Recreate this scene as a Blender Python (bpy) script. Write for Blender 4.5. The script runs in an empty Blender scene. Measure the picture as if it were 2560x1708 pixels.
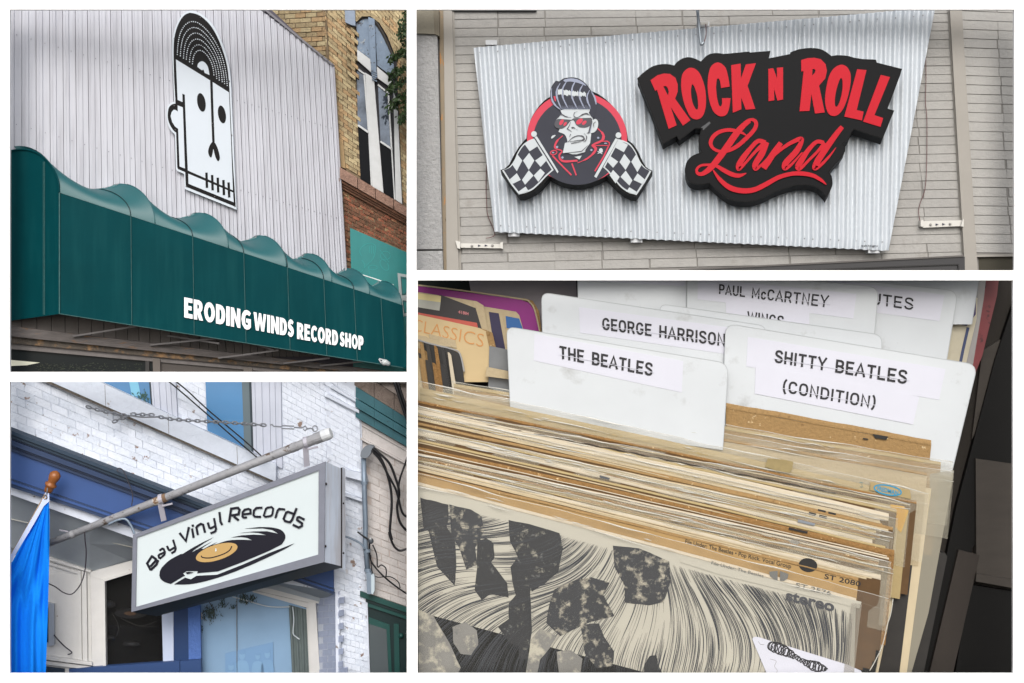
import bpy, bmesh, math, random
from mathutils import Vector, Matrix
from mathutils.geometry import tessellate_polygon
R = random.Random(7)
SC = bpy.context.scene
COL = SC.collection

# ---------------------------------------------------------------- camera, light, exposure
S, D, ZC = 0.005, 17.8, 5.0          # metres per photo pixel on the frame face, camera distance, camera height
cam_d = bpy.data.cameras.new('camera')
cam = bpy.data.objects.new('camera', cam_d)
COL.objects.link(cam)
cam.location = (0, -D, ZC)
cam.rotation_euler = (math.radians(90), 0, 0)
cam_d.sensor_fit = 'HORIZONTAL'
cam_d.sensor_width = 36
cam_d.lens = 36 * D / (2560 * S)
cam_d.clip_end = 500
SC.camera = cam

W = bpy.data.worlds.new('World')
SC.world = W
W.use_nodes = True
nt = W.node_tree
bg = nt.nodes['Background']
sky = nt.nodes.new('ShaderNodeTexSky')
sky.sky_type = 'NISHITA'
sky.sun_disc = False
sky.sun_elevation = math.radians(36)
sky.sun_rotation = math.radians(180)
sky.air_density = 1.0
sky.dust_density = 3.0
hs = nt.nodes.new('ShaderNodeHueSaturation')
hs.inputs['Saturation'].default_value = 0.45
nt.links.new(sky.outputs[0], hs.inputs['Color'])
nt.links.new(hs.outputs[0], bg.inputs[0])
bg.inputs[1].default_value = 0.12

sun_d = bpy.data.lights.new('sun', 'SUN')
sun = bpy.data.objects.new('sun', sun_d)
COL.objects.link(sun)
sun_d.energy = 1.5
sun_d.angle = math.radians(36)
sun_d.color = (1.0, 0.965, 0.91)
el, az = math.radians(36), math.radians(0)     # fairly high, straight in front of the frame
to_sun = Vector((-math.sin(az) * math.cos(el), -math.cos(az) * math.cos(el), math.sin(el)))
sun.rotation_euler = to_sun.to_track_quat('Z', 'Y').to_euler()
sun.location = to_sun * 40

SC.view_settings.view_transform = 'Standard'
SC.view_settings.look = 'None'
SC.view_settings.gamma = 1
SC.view_settings.exposure = 0.65
SC.view_settings.use_curve_mapping = False

# ---------------------------------------------------------------- helpers
def lin(c):
    c /= 255.0
    return c / 12.92 if c <= 0.04045 else ((c + 0.055) / 1.055) ** 2.4
def C(r, g, b, k=0.8):
    return (lin(r) * k, lin(g) * k, lin(b) * k, 1)

class Pl:                                        # a wall-like plane y = y0 + kx*X + kz*Z
    def __init__(s, y0, kx=0.0, kz=0.0): s.y0, s.kx, s.kz = y0, kx, kz
    def hit(s, tx, ty, off=0.0):
        dx, dz = (tx - 1280) * S, (854 - ty) * S
        t = (D + s.y0 - off) / (D - s.kx * dx - s.kz * dz)
        return Vector((t * dx, -D + t * D, ZC + t * dz))
def at(tx, ty, y):
    t = (D + y) / D
    return Vector((t * (tx - 1280) * S, y, ZC + t * (854 - ty) * S))
def plane3(a, b, c):
    p, q, r = at(*a), at(*b), at(*c)
    n = (q - p).cross(r - p)
    # n.(X-p)=0 -> y = ...
    kx, kz = -n.x / n.y, -n.z / n.y
    return Pl(p.y - kx * p.x - kz * (p.z - ZC), kx, kz)
def crop(x0, y0, k):
    def f(*pts):
        if len(pts) == 2 and not isinstance(pts[0], (tuple, list)):
            return (x0 + pts[0] / k, y0 + pts[1] / k)
        src = pts[0] if len(pts) == 1 else pts
        return [(x0 + a / k, y0 + b / k) for a, b in src]
    return f
def hom(q):                                      # unit square -> quad (TL, TR, BR, BL); v up
    (x3, y3), (x2, y2), (x1, y1), (x0, y0) = q
    dx1, dx2, sx = x1 - x2, x3 - x2, x0 - x1 + x2 - x3
    dy1, dy2, sy = y1 - y2, y3 - y2, y0 - y1 + y2 - y3
    den = dx1 * dy2 - dx2 * dy1
    g = (sx * dy2 - dx2 * sy) / den
    h = (dx1 * sy - sx * dy1) / den
    a, b, d, e = x1 - x0 + g * x1, x3 - x0 + h * x3, y1 - y0 + g * y1, y3 - y0 + h * y3
    def f(u, v):
        w = g * u + h * v + 1
        return ((a * u + b * v + x0) / w, (d * u + e * v + y0) / w)
    return f
def lerp(a, b, t): return a + (b - a) * t
def lp(p, q, t): return tuple(lerp(a, b, t) for a, b in zip(p, q))
def smooth(pts, n=6, closed=False):              # Catmull-Rom through the points
    out, N = [], len(pts)
    for i in range(N if closed else N - 1):
        if closed: p = [pts[(i + k) % N] for k in (-1, 0, 1, 2)]
        else: p = [pts[max(0, min(N - 1, i + k))] for k in (-1, 0, 1, 2)]
        for j in range(n):
            t = j / n
            out.append(tuple(0.5 * ((2 * p[1][k]) + (-p[0][k] + p[2][k]) * t + (2 * p[0][k] - 5 * p[1][k] + 4 * p[2][k] - p[3][k]) * t * t
                     + (-p[0][k] + 3 * p[1][k] - 3 * p[2][k] + p[3][k]) * t ** 3) for k in range(len(pts[0]))))
    if not closed: out.append(tuple(pts[-1]))
    return out
def ell(cx, cy, rx, ry, rot=0, n=24, a0=0, a1=360):
    r = math.radians(rot); out = []
    m = n if a1 - a0 >= 360 else n + 1
    for i in range(m):
        a = math.radians(a0 + (a1 - a0) * i / n)
        x, y = rx * math.cos(a), ry * math.sin(a)
        out.append((cx + x * math.cos(r) - y * math.sin(r), cy + x * math.sin(r) + y * math.cos(r)))
    return out
def inside(p, poly):
    x, y = p; c = False
    for i in range(len(poly)):
        (x1, y1), (x2, y2) = poly[i], poly[i - 1]
        if (y1 > y) != (y2 > y) and x < (x2 - x1) * (y - y1) / (y2 - y1) + x1: c = not c
    return c
def dedupe(poly):
    out = []
    for p in poly:
        if not out or (abs(p[0] - out[-1][0]) + abs(p[1] - out[-1][1])) > 1e-4: out.append(p)
    if len(out) > 1 and (abs(out[0][0] - out[-1][0]) + abs(out[0][1] - out[-1][1])) < 1e-4: out.pop()
    return out

GL = {}
def glyph(s, bold=0.0):
    key = (s, bold)
    if key not in GL:
        cu = bpy.data.curves.new('t', 'FONT'); cu.body = s; cu.size = 1; cu.offset = bold; cu.resolution_u = 3
        ob = bpy.data.objects.new('t', cu); COL.objects.link(ob)
        dg = bpy.context.evaluated_depsgraph_get()
        me = ob.evaluated_get(dg).to_mesh()
        GL[key] = ([(v.co.x, v.co.y) for v in me.vertices], [tuple(p.vertices) for p in me.polygons])
        ob.evaluated_get(dg).to_mesh_clear()
        bpy.data.objects.remove(ob); bpy.data.curves.remove(cu)
    return GL[key]
CAP = max(y for x, y in glyph('H')[0])

class MB:
    def __init__(s): s.v, s.f = [], []
    def add(s, vs, fs):
        o = len(s.v); s.v += [tuple(v) for v in vs]; s.f += [tuple(i + o for i in f) for f in fs]
        return s
    def slab(s, poly, pl, off=0.0, th=0.02, holes=(), ex=None, inset=0.0, back=True):
        """outline drawn on the plane, OFF in front of it, TH deep (EX: the direction the depth runs in)"""
        loops = [dedupe(poly)] + [dedupe(h) for h in holes]
        ex = Vector((0, th, 0)) if ex is None else Vector(ex)
        V, rings = [], []
        for L in loops:
            rings.append((len(V), len(L)))
            V += [pl.hit(x, y, off) for x, y in L]
        tris = tessellate_polygon([[Vector((x, y, 0)) for x, y in L] for L in loops])
        n = len(V)
        if inset:
            cx = sum(p[0] for p in loops[0]) / len(loops[0]); cy = sum(p[1] for p in loops[0]) / len(loops[0])
            V = [pl.hit(x + inset * (1 if x < cx else -1), y + inset * (1 if y < cy else -1), off) for x, y in loops[0]]
            B = [pl.hit(x, y, off) + ex for x, y in loops[0]]
        else: B = [p + ex for p in V]
        F = [tuple(t) for t in tris]
        if back: F += [tuple(n + i for i in reversed(t)) for t in tris]
        for st, m in rings:
            for i in range(m):
                j = (i + 1) % m
                F.append((st + i, st + j, n + st + j, n + st + i))
        return s.add(V + B, F)
    def flat(s, poly, pl, off=0.0):
        L = dedupe(poly)
        tris = tessellate_polygon([[Vector((x, y, 0)) for x, y in L]])
        return s.add([pl.hit(x, y, off) for x, y in L], tris)
    def rib(s, pts, w, pl, off=0.0, th=0.003, closed=False, cap=0.0):
        """a stroke of width W (or a list of widths) along the points"""
        P = dedupe(pts) if closed else [p for i, p in enumerate(pts) if i == 0 or (abs(p[0] - pts[i - 1][0]) + abs(p[1] - pts[i - 1][1])) > 1e-4]
        n = len(P)
        if n < 2: return s
        ws = list(w) if isinstance(w, (list, tuple)) else [w] * n
        if len(ws) != n: ws = [ws[min(len(ws) - 1, int(i * len(ws) / n))] for i in range(n)]
        Lf, Rt = [], []
        for i in range(n):
            a = P[i - 1] if (i > 0 or closed) else None
            b = P[(i + 1) % n] if (i < n - 1 or closed) else None
            p = P[i]; d1 = d2 = None
            if a: l = math.hypot(p[0] - a[0], p[1] - a[1]) or 1; d1 = ((p[0] - a[0]) / l, (p[1] - a[1]) / l)
            if b: l = math.hypot(b[0] - p[0], b[1] - p[1]) or 1; d2 = ((b[0] - p[0]) / l, (b[1] - p[1]) / l)
            d1 = d1 or d2; d2 = d2 or d1
            nx, ny = -(d1[1] + d2[1]), d1[0] + d2[0]
            l = math.hypot(nx, ny)
            if l < 1e-6: nx, ny, l = -d1[1], d1[0], 1
            nx, ny = nx / l, ny / l
            m = min(1.6, 1 / max(0.4, nx * -d1[1] + ny * d1[0])) * ws[i] / 2
            q = p
            if cap and not closed and i == 0: q = (p[0] - d2[0] * cap, p[1] - d2[1] * cap)
            if cap and not closed and i == n - 1: q = (p[0] + d1[0] * cap, p[1] + d1[1] * cap)
            Lf.append((q[0] + nx * m, q[1] + ny * m)); Rt.append((q[0] - nx * m, q[1] - ny * m))
        V = [pl.hit(x, y, off) for x, y in Lf] + [pl.hit(x, y, off) for x, y in Rt]
        B = [v + Vector((0, th, 0)) for v in V]
        F = []; N = 2 * n
        for i in range(n if closed else n - 1):
            j = (i + 1) % n
            F.append((i, j, n + j, n + i))
            F.append((N + i, i, j, N + j)[::-1]); F.append((n + i, N + n + i, N + n + j, n + j)[::-1])
        if not closed:
            F.append((0, n, N + n, N)); F.append((n - 1, N + n - 1, N + 2 * n - 1, 2 * n - 1))
        return s.add(V + B, F)
    def tube(s, pts, r, n=8, closed=False):
        P = [Vector(p) for p in pts]; m = len(P)
        rs = list(r) if isinstance(r, (list, tuple)) else [r] * m
        V, F = [], []
        up = Vector((0.13, 0.31, 0.94))
        for i in range(m):
            a = P[i - 1] if (i > 0 or closed) else P[i]; b = P[(i + 1) % m] if (i < m - 1 or closed) else P[i]
            d = (b - a).normalized()
            x = d.cross(up)
            if x.length < 0.05: x = d.cross(Vector((1, 0, 0)))
            x.normalize(); y = d.cross(x)
            for k in range(n):
                t = 2 * math.pi * k / n
                V.append(P[i] + (x * math.cos(t) + y * math.sin(t)) * rs[i])
        for i in range(m if closed else m - 1):
            j = (i + 1) % m
            for k in range(n):
                l = (k + 1) % n
                F.append((i * n + k, i * n + l, j * n + l, j * n + k))
        if not closed:
            F.append(tuple(range(n - 1, -1, -1))); F.append(tuple((m - 1) * n + k for k in range(n)))
        return s.add(V, F)
    def box(s, p):                               # eight corners: front TL TR BR BL, back TL TR BR BL
        return s.add(p, [(0, 1, 2, 3), (7, 6, 5, 4), (4, 5, 1, 0), (3, 2, 6, 7), (4, 0, 3, 7), (1, 5, 6, 2)])
    def grid(s, rows):
        V, F = [], []; m = len(rows[0])
        for r in rows: V += r
        for i in range(len(rows) - 1):
            for j in range(m - 1):
                F.append((i * m + j, i * m + j + 1, (i + 1) * m + j + 1, (i + 1) * m + j))
        return s.add(V, F)
    def text(s, string, quad, pl, off, bold=0.0):
        vs, fs = glyph(string, bold)
        x0 = min(v[0] for v in vs); x1 = max(v[0] for v in vs)
        h = hom(quad)
        return s.add([pl.hit(*h((x - x0) / (x1 - x0), y / CAP), off) for x, y in vs], fs)
    def ball(s, c, r, n=8, sq=(1, 1, 1)):
        V, F = [], []
        c = Vector(c)
        for i in range(n + 1):
            t = math.pi * i / n
            for k in range(2 * n):
                a = math.pi * k / n
                V.append(c + Vector((r * sq[0] * math.sin(t) * math.cos(a), r * sq[1] * math.sin(t) * math.sin(a), r * sq[2] * math.cos(t))))
        for i in range(n):
            for k in range(2 * n):
                l = (k + 1) % (2 * n)
                F.append((i * 2 * n + k, i * 2 * n + l, (i + 1) * 2 * n + l, (i + 1) * 2 * n + k))
        return s.add(V, F)
    def obj(s, name, mat, parent=None, soft=False, norm=True, label=None):
        me = bpy.data.meshes.new(name)
        me.from_pydata(s.v, [], s.f)
        if norm:
            b = bmesh.new(); b.from_mesh(me)
            bmesh.ops.recalc_face_normals(b, faces=b.faces)
            b.to_mesh(me); b.free()
        me.materials.append(mat)
        if soft:
            for p in me.polygons: p.use_smooth = True
        o = bpy.data.objects.new(name, me)
        COL.objects.link(o)
        if parent is not None: o.parent = parent
        if label: o['label'] = label
        return o

ROOTS = []
def tag(o, label, cat, group=None):
    o['label'] = label; o['category'] = cat
    if group: o['group'] = group
    ROOTS.append(o)
    return o
def thing(name, label, cat, group=None):
    o = bpy.data.objects.new(name, None)
    o.empty_display_size = 0.1
    COL.objects.link(o)
    return tag(o, label, cat, group)
def struct(o, kind='structure'):
    o['kind'] = kind
    return o
def settle():
    """put every thing's origin at its base; the geometry stays where it is"""
    for o in ROOTS:
        if o.type == 'EMPTY':
            pts = []
            for c in o.children_recursive:
                if c.type == 'MESH': pts += [v.co for v in c.data.vertices][::3]
            if not pts: continue
        else: pts = [v.co for v in o.data.vertices]
        b = Vector(((min(p.x for p in pts) + max(p.x for p in pts)) / 2, (min(p.y for p in pts) + max(p.y for p in pts)) / 2, min(p.z for p in pts)))
        if o.type == 'MESH': o.data.transform(Matrix.Translation(-b))
        o.location = b
        for c in o.children: c.matrix_parent_inverse = Matrix.Translation(-b)

MATS = {}
def mat(name, col, rough=0.6, metal=0.0, spec=0.4, noise=None, bump=None, rand=0.0, spots=None, alpha=1.0, coat=0.0, trans=0.0, stretch=None, streak=None):
    """noise=(scale, amount), bump=(scale, strength), rand: colour spread from object to object,
    spots=[(colour, scale, threshold, softness)...]: patches of wear, streak=(colour, scale, amount)"""
    if name in MATS: return MATS[name]
    m = bpy.data.materials.new(name); m.use_nodes = True
    t = m.node_tree; N, L = t.nodes, t.links
    b = N['Principled BSDF']
    b.inputs['Base Color'].default_value = col
    b.inputs['Roughness'].default_value = rough
    b.inputs['Metallic'].default_value = metal
    b.inputs['Specular IOR Level'].default_value = spec
    b.inputs['Alpha'].default_value = alpha
    if coat: b.inputs['Coat Weight'].default_value = coat; b.inputs['Coat Roughness'].default_value = 0.08
    if trans: b.inputs['Transmission Weight'].default_value = trans
    tc = N.new('ShaderNodeTexCoord')
    mp = N.new('ShaderNodeMapping'); L.new(tc.outputs['Object'], mp.inputs[0])
    if stretch: mp.inputs['Scale'].default_value = stretch
    cur = None
    def out():
        if cur is not None: return cur
        r = N.new('ShaderNodeRGB'); r.outputs[0].default_value = col; return r.outputs[0]
    def mix(a, fac, c, mode='MIX'):
        x = N.new('ShaderNodeMix'); x.data_type = 'RGBA'; x.blend_type = mode
        L.new(fac, x.inputs[0]) if not isinstance(fac, float) else setattr(x.inputs[0], 'default_value', fac)
        L.new(a, x.inputs[6])
        if isinstance(c, tuple): x.inputs[7].default_value = c
        else: L.new(c, x.inputs[7])
        return x.outputs[2]
    def nz(scale, detail=5, rough_=0.6):
        n = N.new('ShaderNodeTexNoise'); n.inputs['Scale'].default_value = scale; n.inputs['Detail'].default_value = detail
        n.inputs['Roughness'].default_value = rough_
        L.new(mp.outputs[0], n.inputs['Vector']); return n
    def ramp(o, lo, hi):
        r = N.new('ShaderNodeMapRange'); r.inputs['From Min'].default_value = lo; r.inputs['From Max'].default_value = hi
        L.new(o, r.inputs['Value']); return r.outputs[0]
    if noise:
        f = ramp(nz(noise[0]).outputs['Fac'], 0.3, 0.7)
        k = 1 - noise[1]
        cur = mix(out(), f, (col[0] * k, col[1] * k, col[2] * k, 1))
    if rand:
        oi = N.new('ShaderNodeObjectInfo')
        r = N.new('ShaderNodeMapRange'); r.inputs['To Min'].default_value = 1 - rand; r.inputs['To Max'].default_value = 1 + rand
        L.new(oi.outputs['Random'], r.inputs['Value'])
        h = N.new('ShaderNodeHueSaturation'); L.new(out(), h.inputs['Color']); L.new(r.outputs[0], h.inputs['Value'])
        cur = h.outputs[0]
    if streak:
        n = N.new('ShaderNodeTexNoise'); n.inputs['Scale'].default_value = streak[1]; n.inputs['Detail'].default_value = 6
        m2 = N.new('ShaderNodeMapping'); m2.inputs['Scale'].default_value = (1, 1, 0.08); L.new(tc.outputs['Object'], m2.inputs[0]); L.new(m2.outputs[0], n.inputs['Vector'])
        f = N.new('ShaderNodeMath'); f.operation = 'MULTIPLY'; f.inputs[1].default_value = streak[2]
        L.new(ramp(n.outputs['Fac'], 0.48, 0.72), f.inputs[0])
        cur = mix(out(), f.outputs[0], streak[0])
    for (c, sc, th, so) in (spots or ()):
        cur = mix(out(), ramp(nz(sc, 8, 0.65).outputs['Fac'], th, th + so), c)
    if cur is not None: L.new(cur, b.inputs['Base Color'])
    if bump:
        bn = N.new('ShaderNodeBump'); bn.inputs['Strength'].default_value = bump[1]; bn.inputs['Distance'].default_value = 0.03
        L.new(nz(bump[0], 6).outputs['Fac'], bn.inputs['Height']); L.new(bn.outputs[0], b.inputs['Normal'])
    MATS[name] = m
    return m

class Persp:
    """facade seen receding to a vanishing point: u counts pieces along it, v is the height (photo pixels at x0)"""
    def __init__(s, vp, x0, b, lean=None): s.vp, s.x0, s.b, s.lean = vp, x0, b, lean
    def __call__(s, u, v):
        d0 = s.vp[0] - s.x0
        x = s.vp[0] - d0 / (1 + s.b * u)
        y = s.vp[1] - (s.vp[1] - v) * (s.vp[0] - x) / d0
        if s.lean: x += s.lean * (y - s.lean_y if hasattr(s, 'lean_y') else y)
        return (x, y)
def clip_half(q, a, b, side):
    out = []
    sd = lambda p: ((b[0] - a[0]) * (p[1] - a[1]) - (b[1] - a[1]) * (p[0] - a[0])) * side
    for i in range(len(q)):
        p, r = q[i - 1], q[i]; s0, s1 = sd(p), sd(r)
        if (s0 > 0) != (s1 > 0): out.append(lp(p, r, s0 / (s0 - s1)))
        if s1 > 0: out.append(r)
    return out
def orient(poly): return sum(poly[i - 1][0] * poly[i][1] - poly[i][0] * poly[i - 1][1] for i in range(len(poly)))
def trim(q, voids, bounds):
    for V in voids:                                  # cut the piece back to the opening's edge
        sg = 1 if orient(V) > 0 else -1
        c = (sum(p[0] for p in q) / len(q), sum(p[1] for p in q) / len(q))
        best, e = -1e9, None
        for i in range(len(V)):
            a, b = V[i - 1], V[i]; l = math.hypot(b[0] - a[0], b[1] - a[1]) or 1
            d = -sg * ((b[0] - a[0]) * (c[1] - a[1]) - (b[1] - a[1]) * (c[0] - a[0])) / l
            if d > best: best, e = d, (a, b)
        if any(inside(p, V) for p in q): q = clip_half(q, e[0], e[1], -sg)
        if len(q) < 3: return None
    for a, b in bounds:
        q = clip_half(q, a, b, 1)
        if len(q) < 3: return None
    return q
def bricks(parent, pl, fmap, rows, cols, mats, keep, gap=(0.06, 0.14), off=0.02, th=0.05, bond=0.5, inset=0.0, name='brick', rough=0.12, offj=0.012, row0=0, col0=0, vstep=None, rest=None, limit=290, voids=(), bounds=()):
    """lay bricks one by one on a wall; KEEP(centre) says whether one stands there"""
    n = 0; extra = MB()
    for i in range(row0, rows):
        v0, v1 = (i, i + 1)
        for j in range(col0 - 1, cols + 1):
            u0 = j + (bond if i % 2 else 0.0) + R.uniform(-.03, .03); u1 = u0 + 1
            a, b, c, d = u0 + gap[0] / 2, u1 - gap[0] / 2, v0 + gap[1] / 2, v1 - gap[1] / 2
            jt = lambda: R.uniform(-rough, rough) * 0.25
            q = [fmap(a + jt() * .3, d + jt()), fmap(b + jt() * .3, d + jt()), fmap(b + jt() * .3, c + jt()), fmap(a + jt() * .3, c + jt())]
            ce = (sum(p[0] for p in q) / 4, sum(p[1] for p in q) / 4)
            o = keep(ce)
            if o is None or o is False: continue
            o = 0.0 if o is True else o
            if voids or bounds:
                q = trim(q, voids, bounds)
                if not q or abs(orient(q)) < 12: continue
            k = MB() if n < limit else extra
            k.slab(q, pl, off + o + R.uniform(-offj, offj), th + o, inset=inset, back=False)
            if n < limit: k.obj(name, R.choice(mats), parent, norm=False)
            n += 1
    if extra.v and rest: struct(extra.obj(rest, mats[0], parent, norm=False), 'stuff')
    return n
def tri_n(o): return o
# ---------------------------------------------------------------- white frame standing in for the borders around the four sets, ground behind and before it
PANELS = {'a': (24, 24, 1017, 930), 'b': (1041, 24, 2536, 676), 'c': (24, 955, 1017, 1684), 'd': (1044, 701, 2533, 1684)}
def rect(x0, y0, x1, y1): return [(x0, y0), (x1, y0), (x1, y1), (x0, y1)]
M_white = mat('white_border_paint', (0.86, 0.86, 0.86, 1), 0.7, bump=(40, 0.03))
FACE = Pl(0.0)
w = MB().slab(rect(-26, -14, 2586, 1850), FACE, 0, 0.05, holes=[rect(*p) for p in PANELS.values()])
struct(w.obj('wall', M_white))
M_gnd = mat('concrete_ground', C(96, 95, 92, .5), 0.85, noise=(1.5, .15), bump=(20, .1))
g = MB().add([(-150, -120, 0), (150, -120, 0), (150, 120, 0), (-150, 120, 0)], [(0, 1, 2, 3)])
struct(g.obj('ground', M_gnd, norm=False))
# ================================================================ SET A: record shop with the green awning
K1 = 0.8
FA = Pl(1.52, 0.14)                       # the metal facade
VPA = (1921.0, 1063.0)
c1 = crop(0, 0, 1.651); f1 = crop(400, 20, 3.0167); b1 = crop(640, 20, 2.241); a1 = crop(20, 360, 2.7037); t1 = crop(440, 580, 3.983)
def vpline(x, x0, y0, vp=VPA): return vp[1] - (vp[1] - y0) * (vp[0] - x) / (vp[0] - x0)

M_plank = mat('lilac_grey_metal_panel', C(199, 201, 211, .74), 0.45, spec=.4, noise=(3, .05), rand=.025, streak=(C(174, 174, 184, .66), 14, .6), bump=(6, .05))
M_groove = mat('dark_groove', C(96, 92, 104, .6), .8)
M_blk = mat('black_sign_paint', C(14, 13, 16, .6), .5, spec=.12, noise=(8, .2))
M_face = mat('white_sign_vinyl', C(222, 232, 243, .64), .4, noise=(4, .03))
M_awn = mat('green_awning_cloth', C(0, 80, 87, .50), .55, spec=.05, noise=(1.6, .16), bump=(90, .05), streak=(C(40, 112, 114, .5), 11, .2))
M_awt = mat('lit_awning_top_cloth', C(26, 108, 114, .56), .5, spec=.6, noise=(1.6, .12), bump=(90, .05))  # base lightened to paint sky gloss onto the scallop tops
M_seam = mat('faded_awning_seam', C(58, 118, 118, .58), .6, noise=(20, .4))
M_pipe_d = mat('dark_awning_welt', C(10, 50, 54, .6), .6)
M_let = mat('white_letter_vinyl', C(246, 246, 250, .86), .4)
M_ledge = mat('weathered_grey_wood', C(112, 106, 104, .7), .85, noise=(12, .35), spots=[(C(128, 98, 72, .7), 9, .58, .1)], stretch=(.4, .4, 2.5), bump=(30, .3))
M_dark = mat('dark_window_frame', C(52, 50, 50, .7), .5, noise=(8, .2))
M_glass = mat('dark_shop_glass', (0.012, 0.015, 0.016, 1), .22, spec=.12)

# --- the metal-clad front
front = thing('metal_clad_building', 'lilac grey shop front clad in tall ribbed metal panels above a green awning', 'shop front')
MB().slab([c1(-20, -8), c1(1068, -8), c1(1375, 279), c1(1430, 1120), c1(1700, 1330), c1(1700, 1555), c1(-20, 1555)], FA, -0.06, 0.06).obj('wall', M_groove, front)
def plank_x(n): return 3171 - 1 / (1 / 3081 + 6.32e-6 * n)
def lean(x, y): return x + .06 * (x - 90) / 1285 * (y - 280)
for n in range(-2, 37):
    xa, xb = plank_x(n) + 1.1, plank_x(n + 1) - 1.1
    tp = lambda x: max(-6, 40 + .782 * (x - 1085))
    q = [(lean(xa, tp(xa)), tp(xa)), (lean(xb, tp(xb)), tp(xb)), (lean(xb, 1470), 1470), (lean(xa, 1470), 1470)]
    w_ = xb - xa
    m = MB().slab(c1(q), FA, 0, .04, back=False)
    for fr, wd, hh in ((.34, .16, .012),):       # folded ribs
        xr = xa + w_ * fr
        r = [(lean(xr - w_ * wd, max(tp(xr), -6)), tp(xr)), (lean(xr + w_ * wd, tp(xr)), tp(xr)), (lean(xr + w_ * wd, 1470), 1470), (lean(xr - w_ * wd, 1470), 1470)]
        m.slab(c1(r), FA, hh, hh, inset=1.6, back=False)
    m.obj('panel', M_plank, front)
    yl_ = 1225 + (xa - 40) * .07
    MB().slab(c1([(lean(xa, yl_), yl_), (lean(xb, yl_), yl_), (lean(xb, 1472), 1472), (lean(xa, 1472), 1472)]), FA, .018, .03, back=False).obj('lower_panel', mat('shaded_taupe_panel', C(122, 115, 112, .56), .6, noise=(5, .2), rand=.06), front)  # taupe darkened to put the awning's shade into the lower cladding
fl = MB().rib(c1([(1060, 10), (1085, 32), (1378, 272)]), 5, FA, .03, .05)
for k in range(14): x = lerp(1090, 1372, k / 13); fl.ball(FA.hit(*c1(x, 40 + .782 * (x - 1085) + 3), .035), .012, 4)
fl.obj('roof_flashing', mat('flashing', C(120, 118, 125, .7), .5), front)
ps_ = MB()
for n in range(-1, 36):
    x = (plank_x(n) * .35 + plank_x(n + 1) * .65)
    for yy in (150, 520, 880):
        y = yy + .30 * (x - 90); xx = lean(x, y)
        if y > 46 + .782 * (x - 1085) and y < 1200: ps_.ball(FA.hit(*c1(xx, y), .010), .006, 3)
struct(ps_.obj('panel_screws', mat('panel_screw', C(130, 128, 138, .6), .5), front), 'stuff')
MB().rib(c1([(1377, 276), (1402, 700), (1428, 1120)]), 4, FA, .03, .06).obj('corner_trim', mat('corner_trim', C(176, 176, 186, .66), .45), front)

# --- shop front below the awning: ledge, window heads, struts
def band(y0, y1, x0=10, x1=1690):        # heights given at crop x = 40 and x = 1460
    q = []
    for x in (x0, x1): q.append((x, lerp(y0[0], y0[1], (x - 40) / 1420)))
    for x in (x1, x0): q.append((x, lerp(y1[0], y1[1], (x - 40) / 1420)))
    return c1(q)
MB().slab(band((1346, 1516), (1388, 1536)), FA, .16, .14).obj('ledge', M_ledge, front)
MB().slab(band((1389, 1537), (1416, 1552)), FA, .10, .1).obj('ledge', mat('rusty_lintel', C(96, 88, 80, .7), .9, noise=(10, .4), spots=[(C(150, 118, 84, .7), 7, .52, .12)], bump=(30, .4)), front)
MB().slab(band((1417, 1553), (1440, 1566)), FA, .06, .06).obj('head_rail', mat('grey_rail', C(128, 122, 120, .7), .7, noise=(9, .3)), front)
MB().slab(c1([(10, 1441), (1690, 1550), (1690, 1555), (10, 1555)]), FA, .02, .04).obj('window', M_glass, front)
MB().slab(c1([(600, 1480), (616, 1482), (616, 1555), (600, 1555)]), FA, .05, .04).obj('window_post', M_dark, front)
MB().slab(c1([(630, 1478), (660, 1481), (662, 1555), (632, 1555)]), FA, .09, .08).obj('window_post', mat('taupe_post', C(108, 100, 94, .7), .6), front)
MB().slab(c1([(1004, 1516), (1040, 1519), (1042, 1555), (1006, 1555)]), FA, .09, .08).obj('window_post', MATS['taupe_post'], front)
MB().slab(c1([(662, 1484), (1004, 1520), (1004, 1555), (662, 1555)]), FA, .03, .03).obj('window_panel', mat('grey_panel', C(84, 78, 74, .7), .7), front)
MB().slab(c1([(20, 1484), (165, 1497), (110, 1508), (20, 1512)]), FA, -.004 + .03, .006).obj('window_lamp', mat('pale_lamp_lens', C(225, 225, 205, .8), .4), front)
lv = MB()
for i in range(260):
    x, y = R.uniform(150, 590), R.uniform(1500, 1545); a = R.uniform(0, 6.3); l = R.uniform(4, 12)
    lv.flat(c1([(x, y), (x + l * math.cos(a), y + l * .5 * math.sin(a)), (x + l * .5 * math.cos(a + 1), y + l * .5 * math.sin(a + 1))]), FA, .024 + i * 2e-5)
struct(lv.obj('window_display_foliage', mat('dim_foliage', C(52, 66, 40, .5), .6, noise=(9, .6)), front, norm=False), 'stuff')

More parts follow.
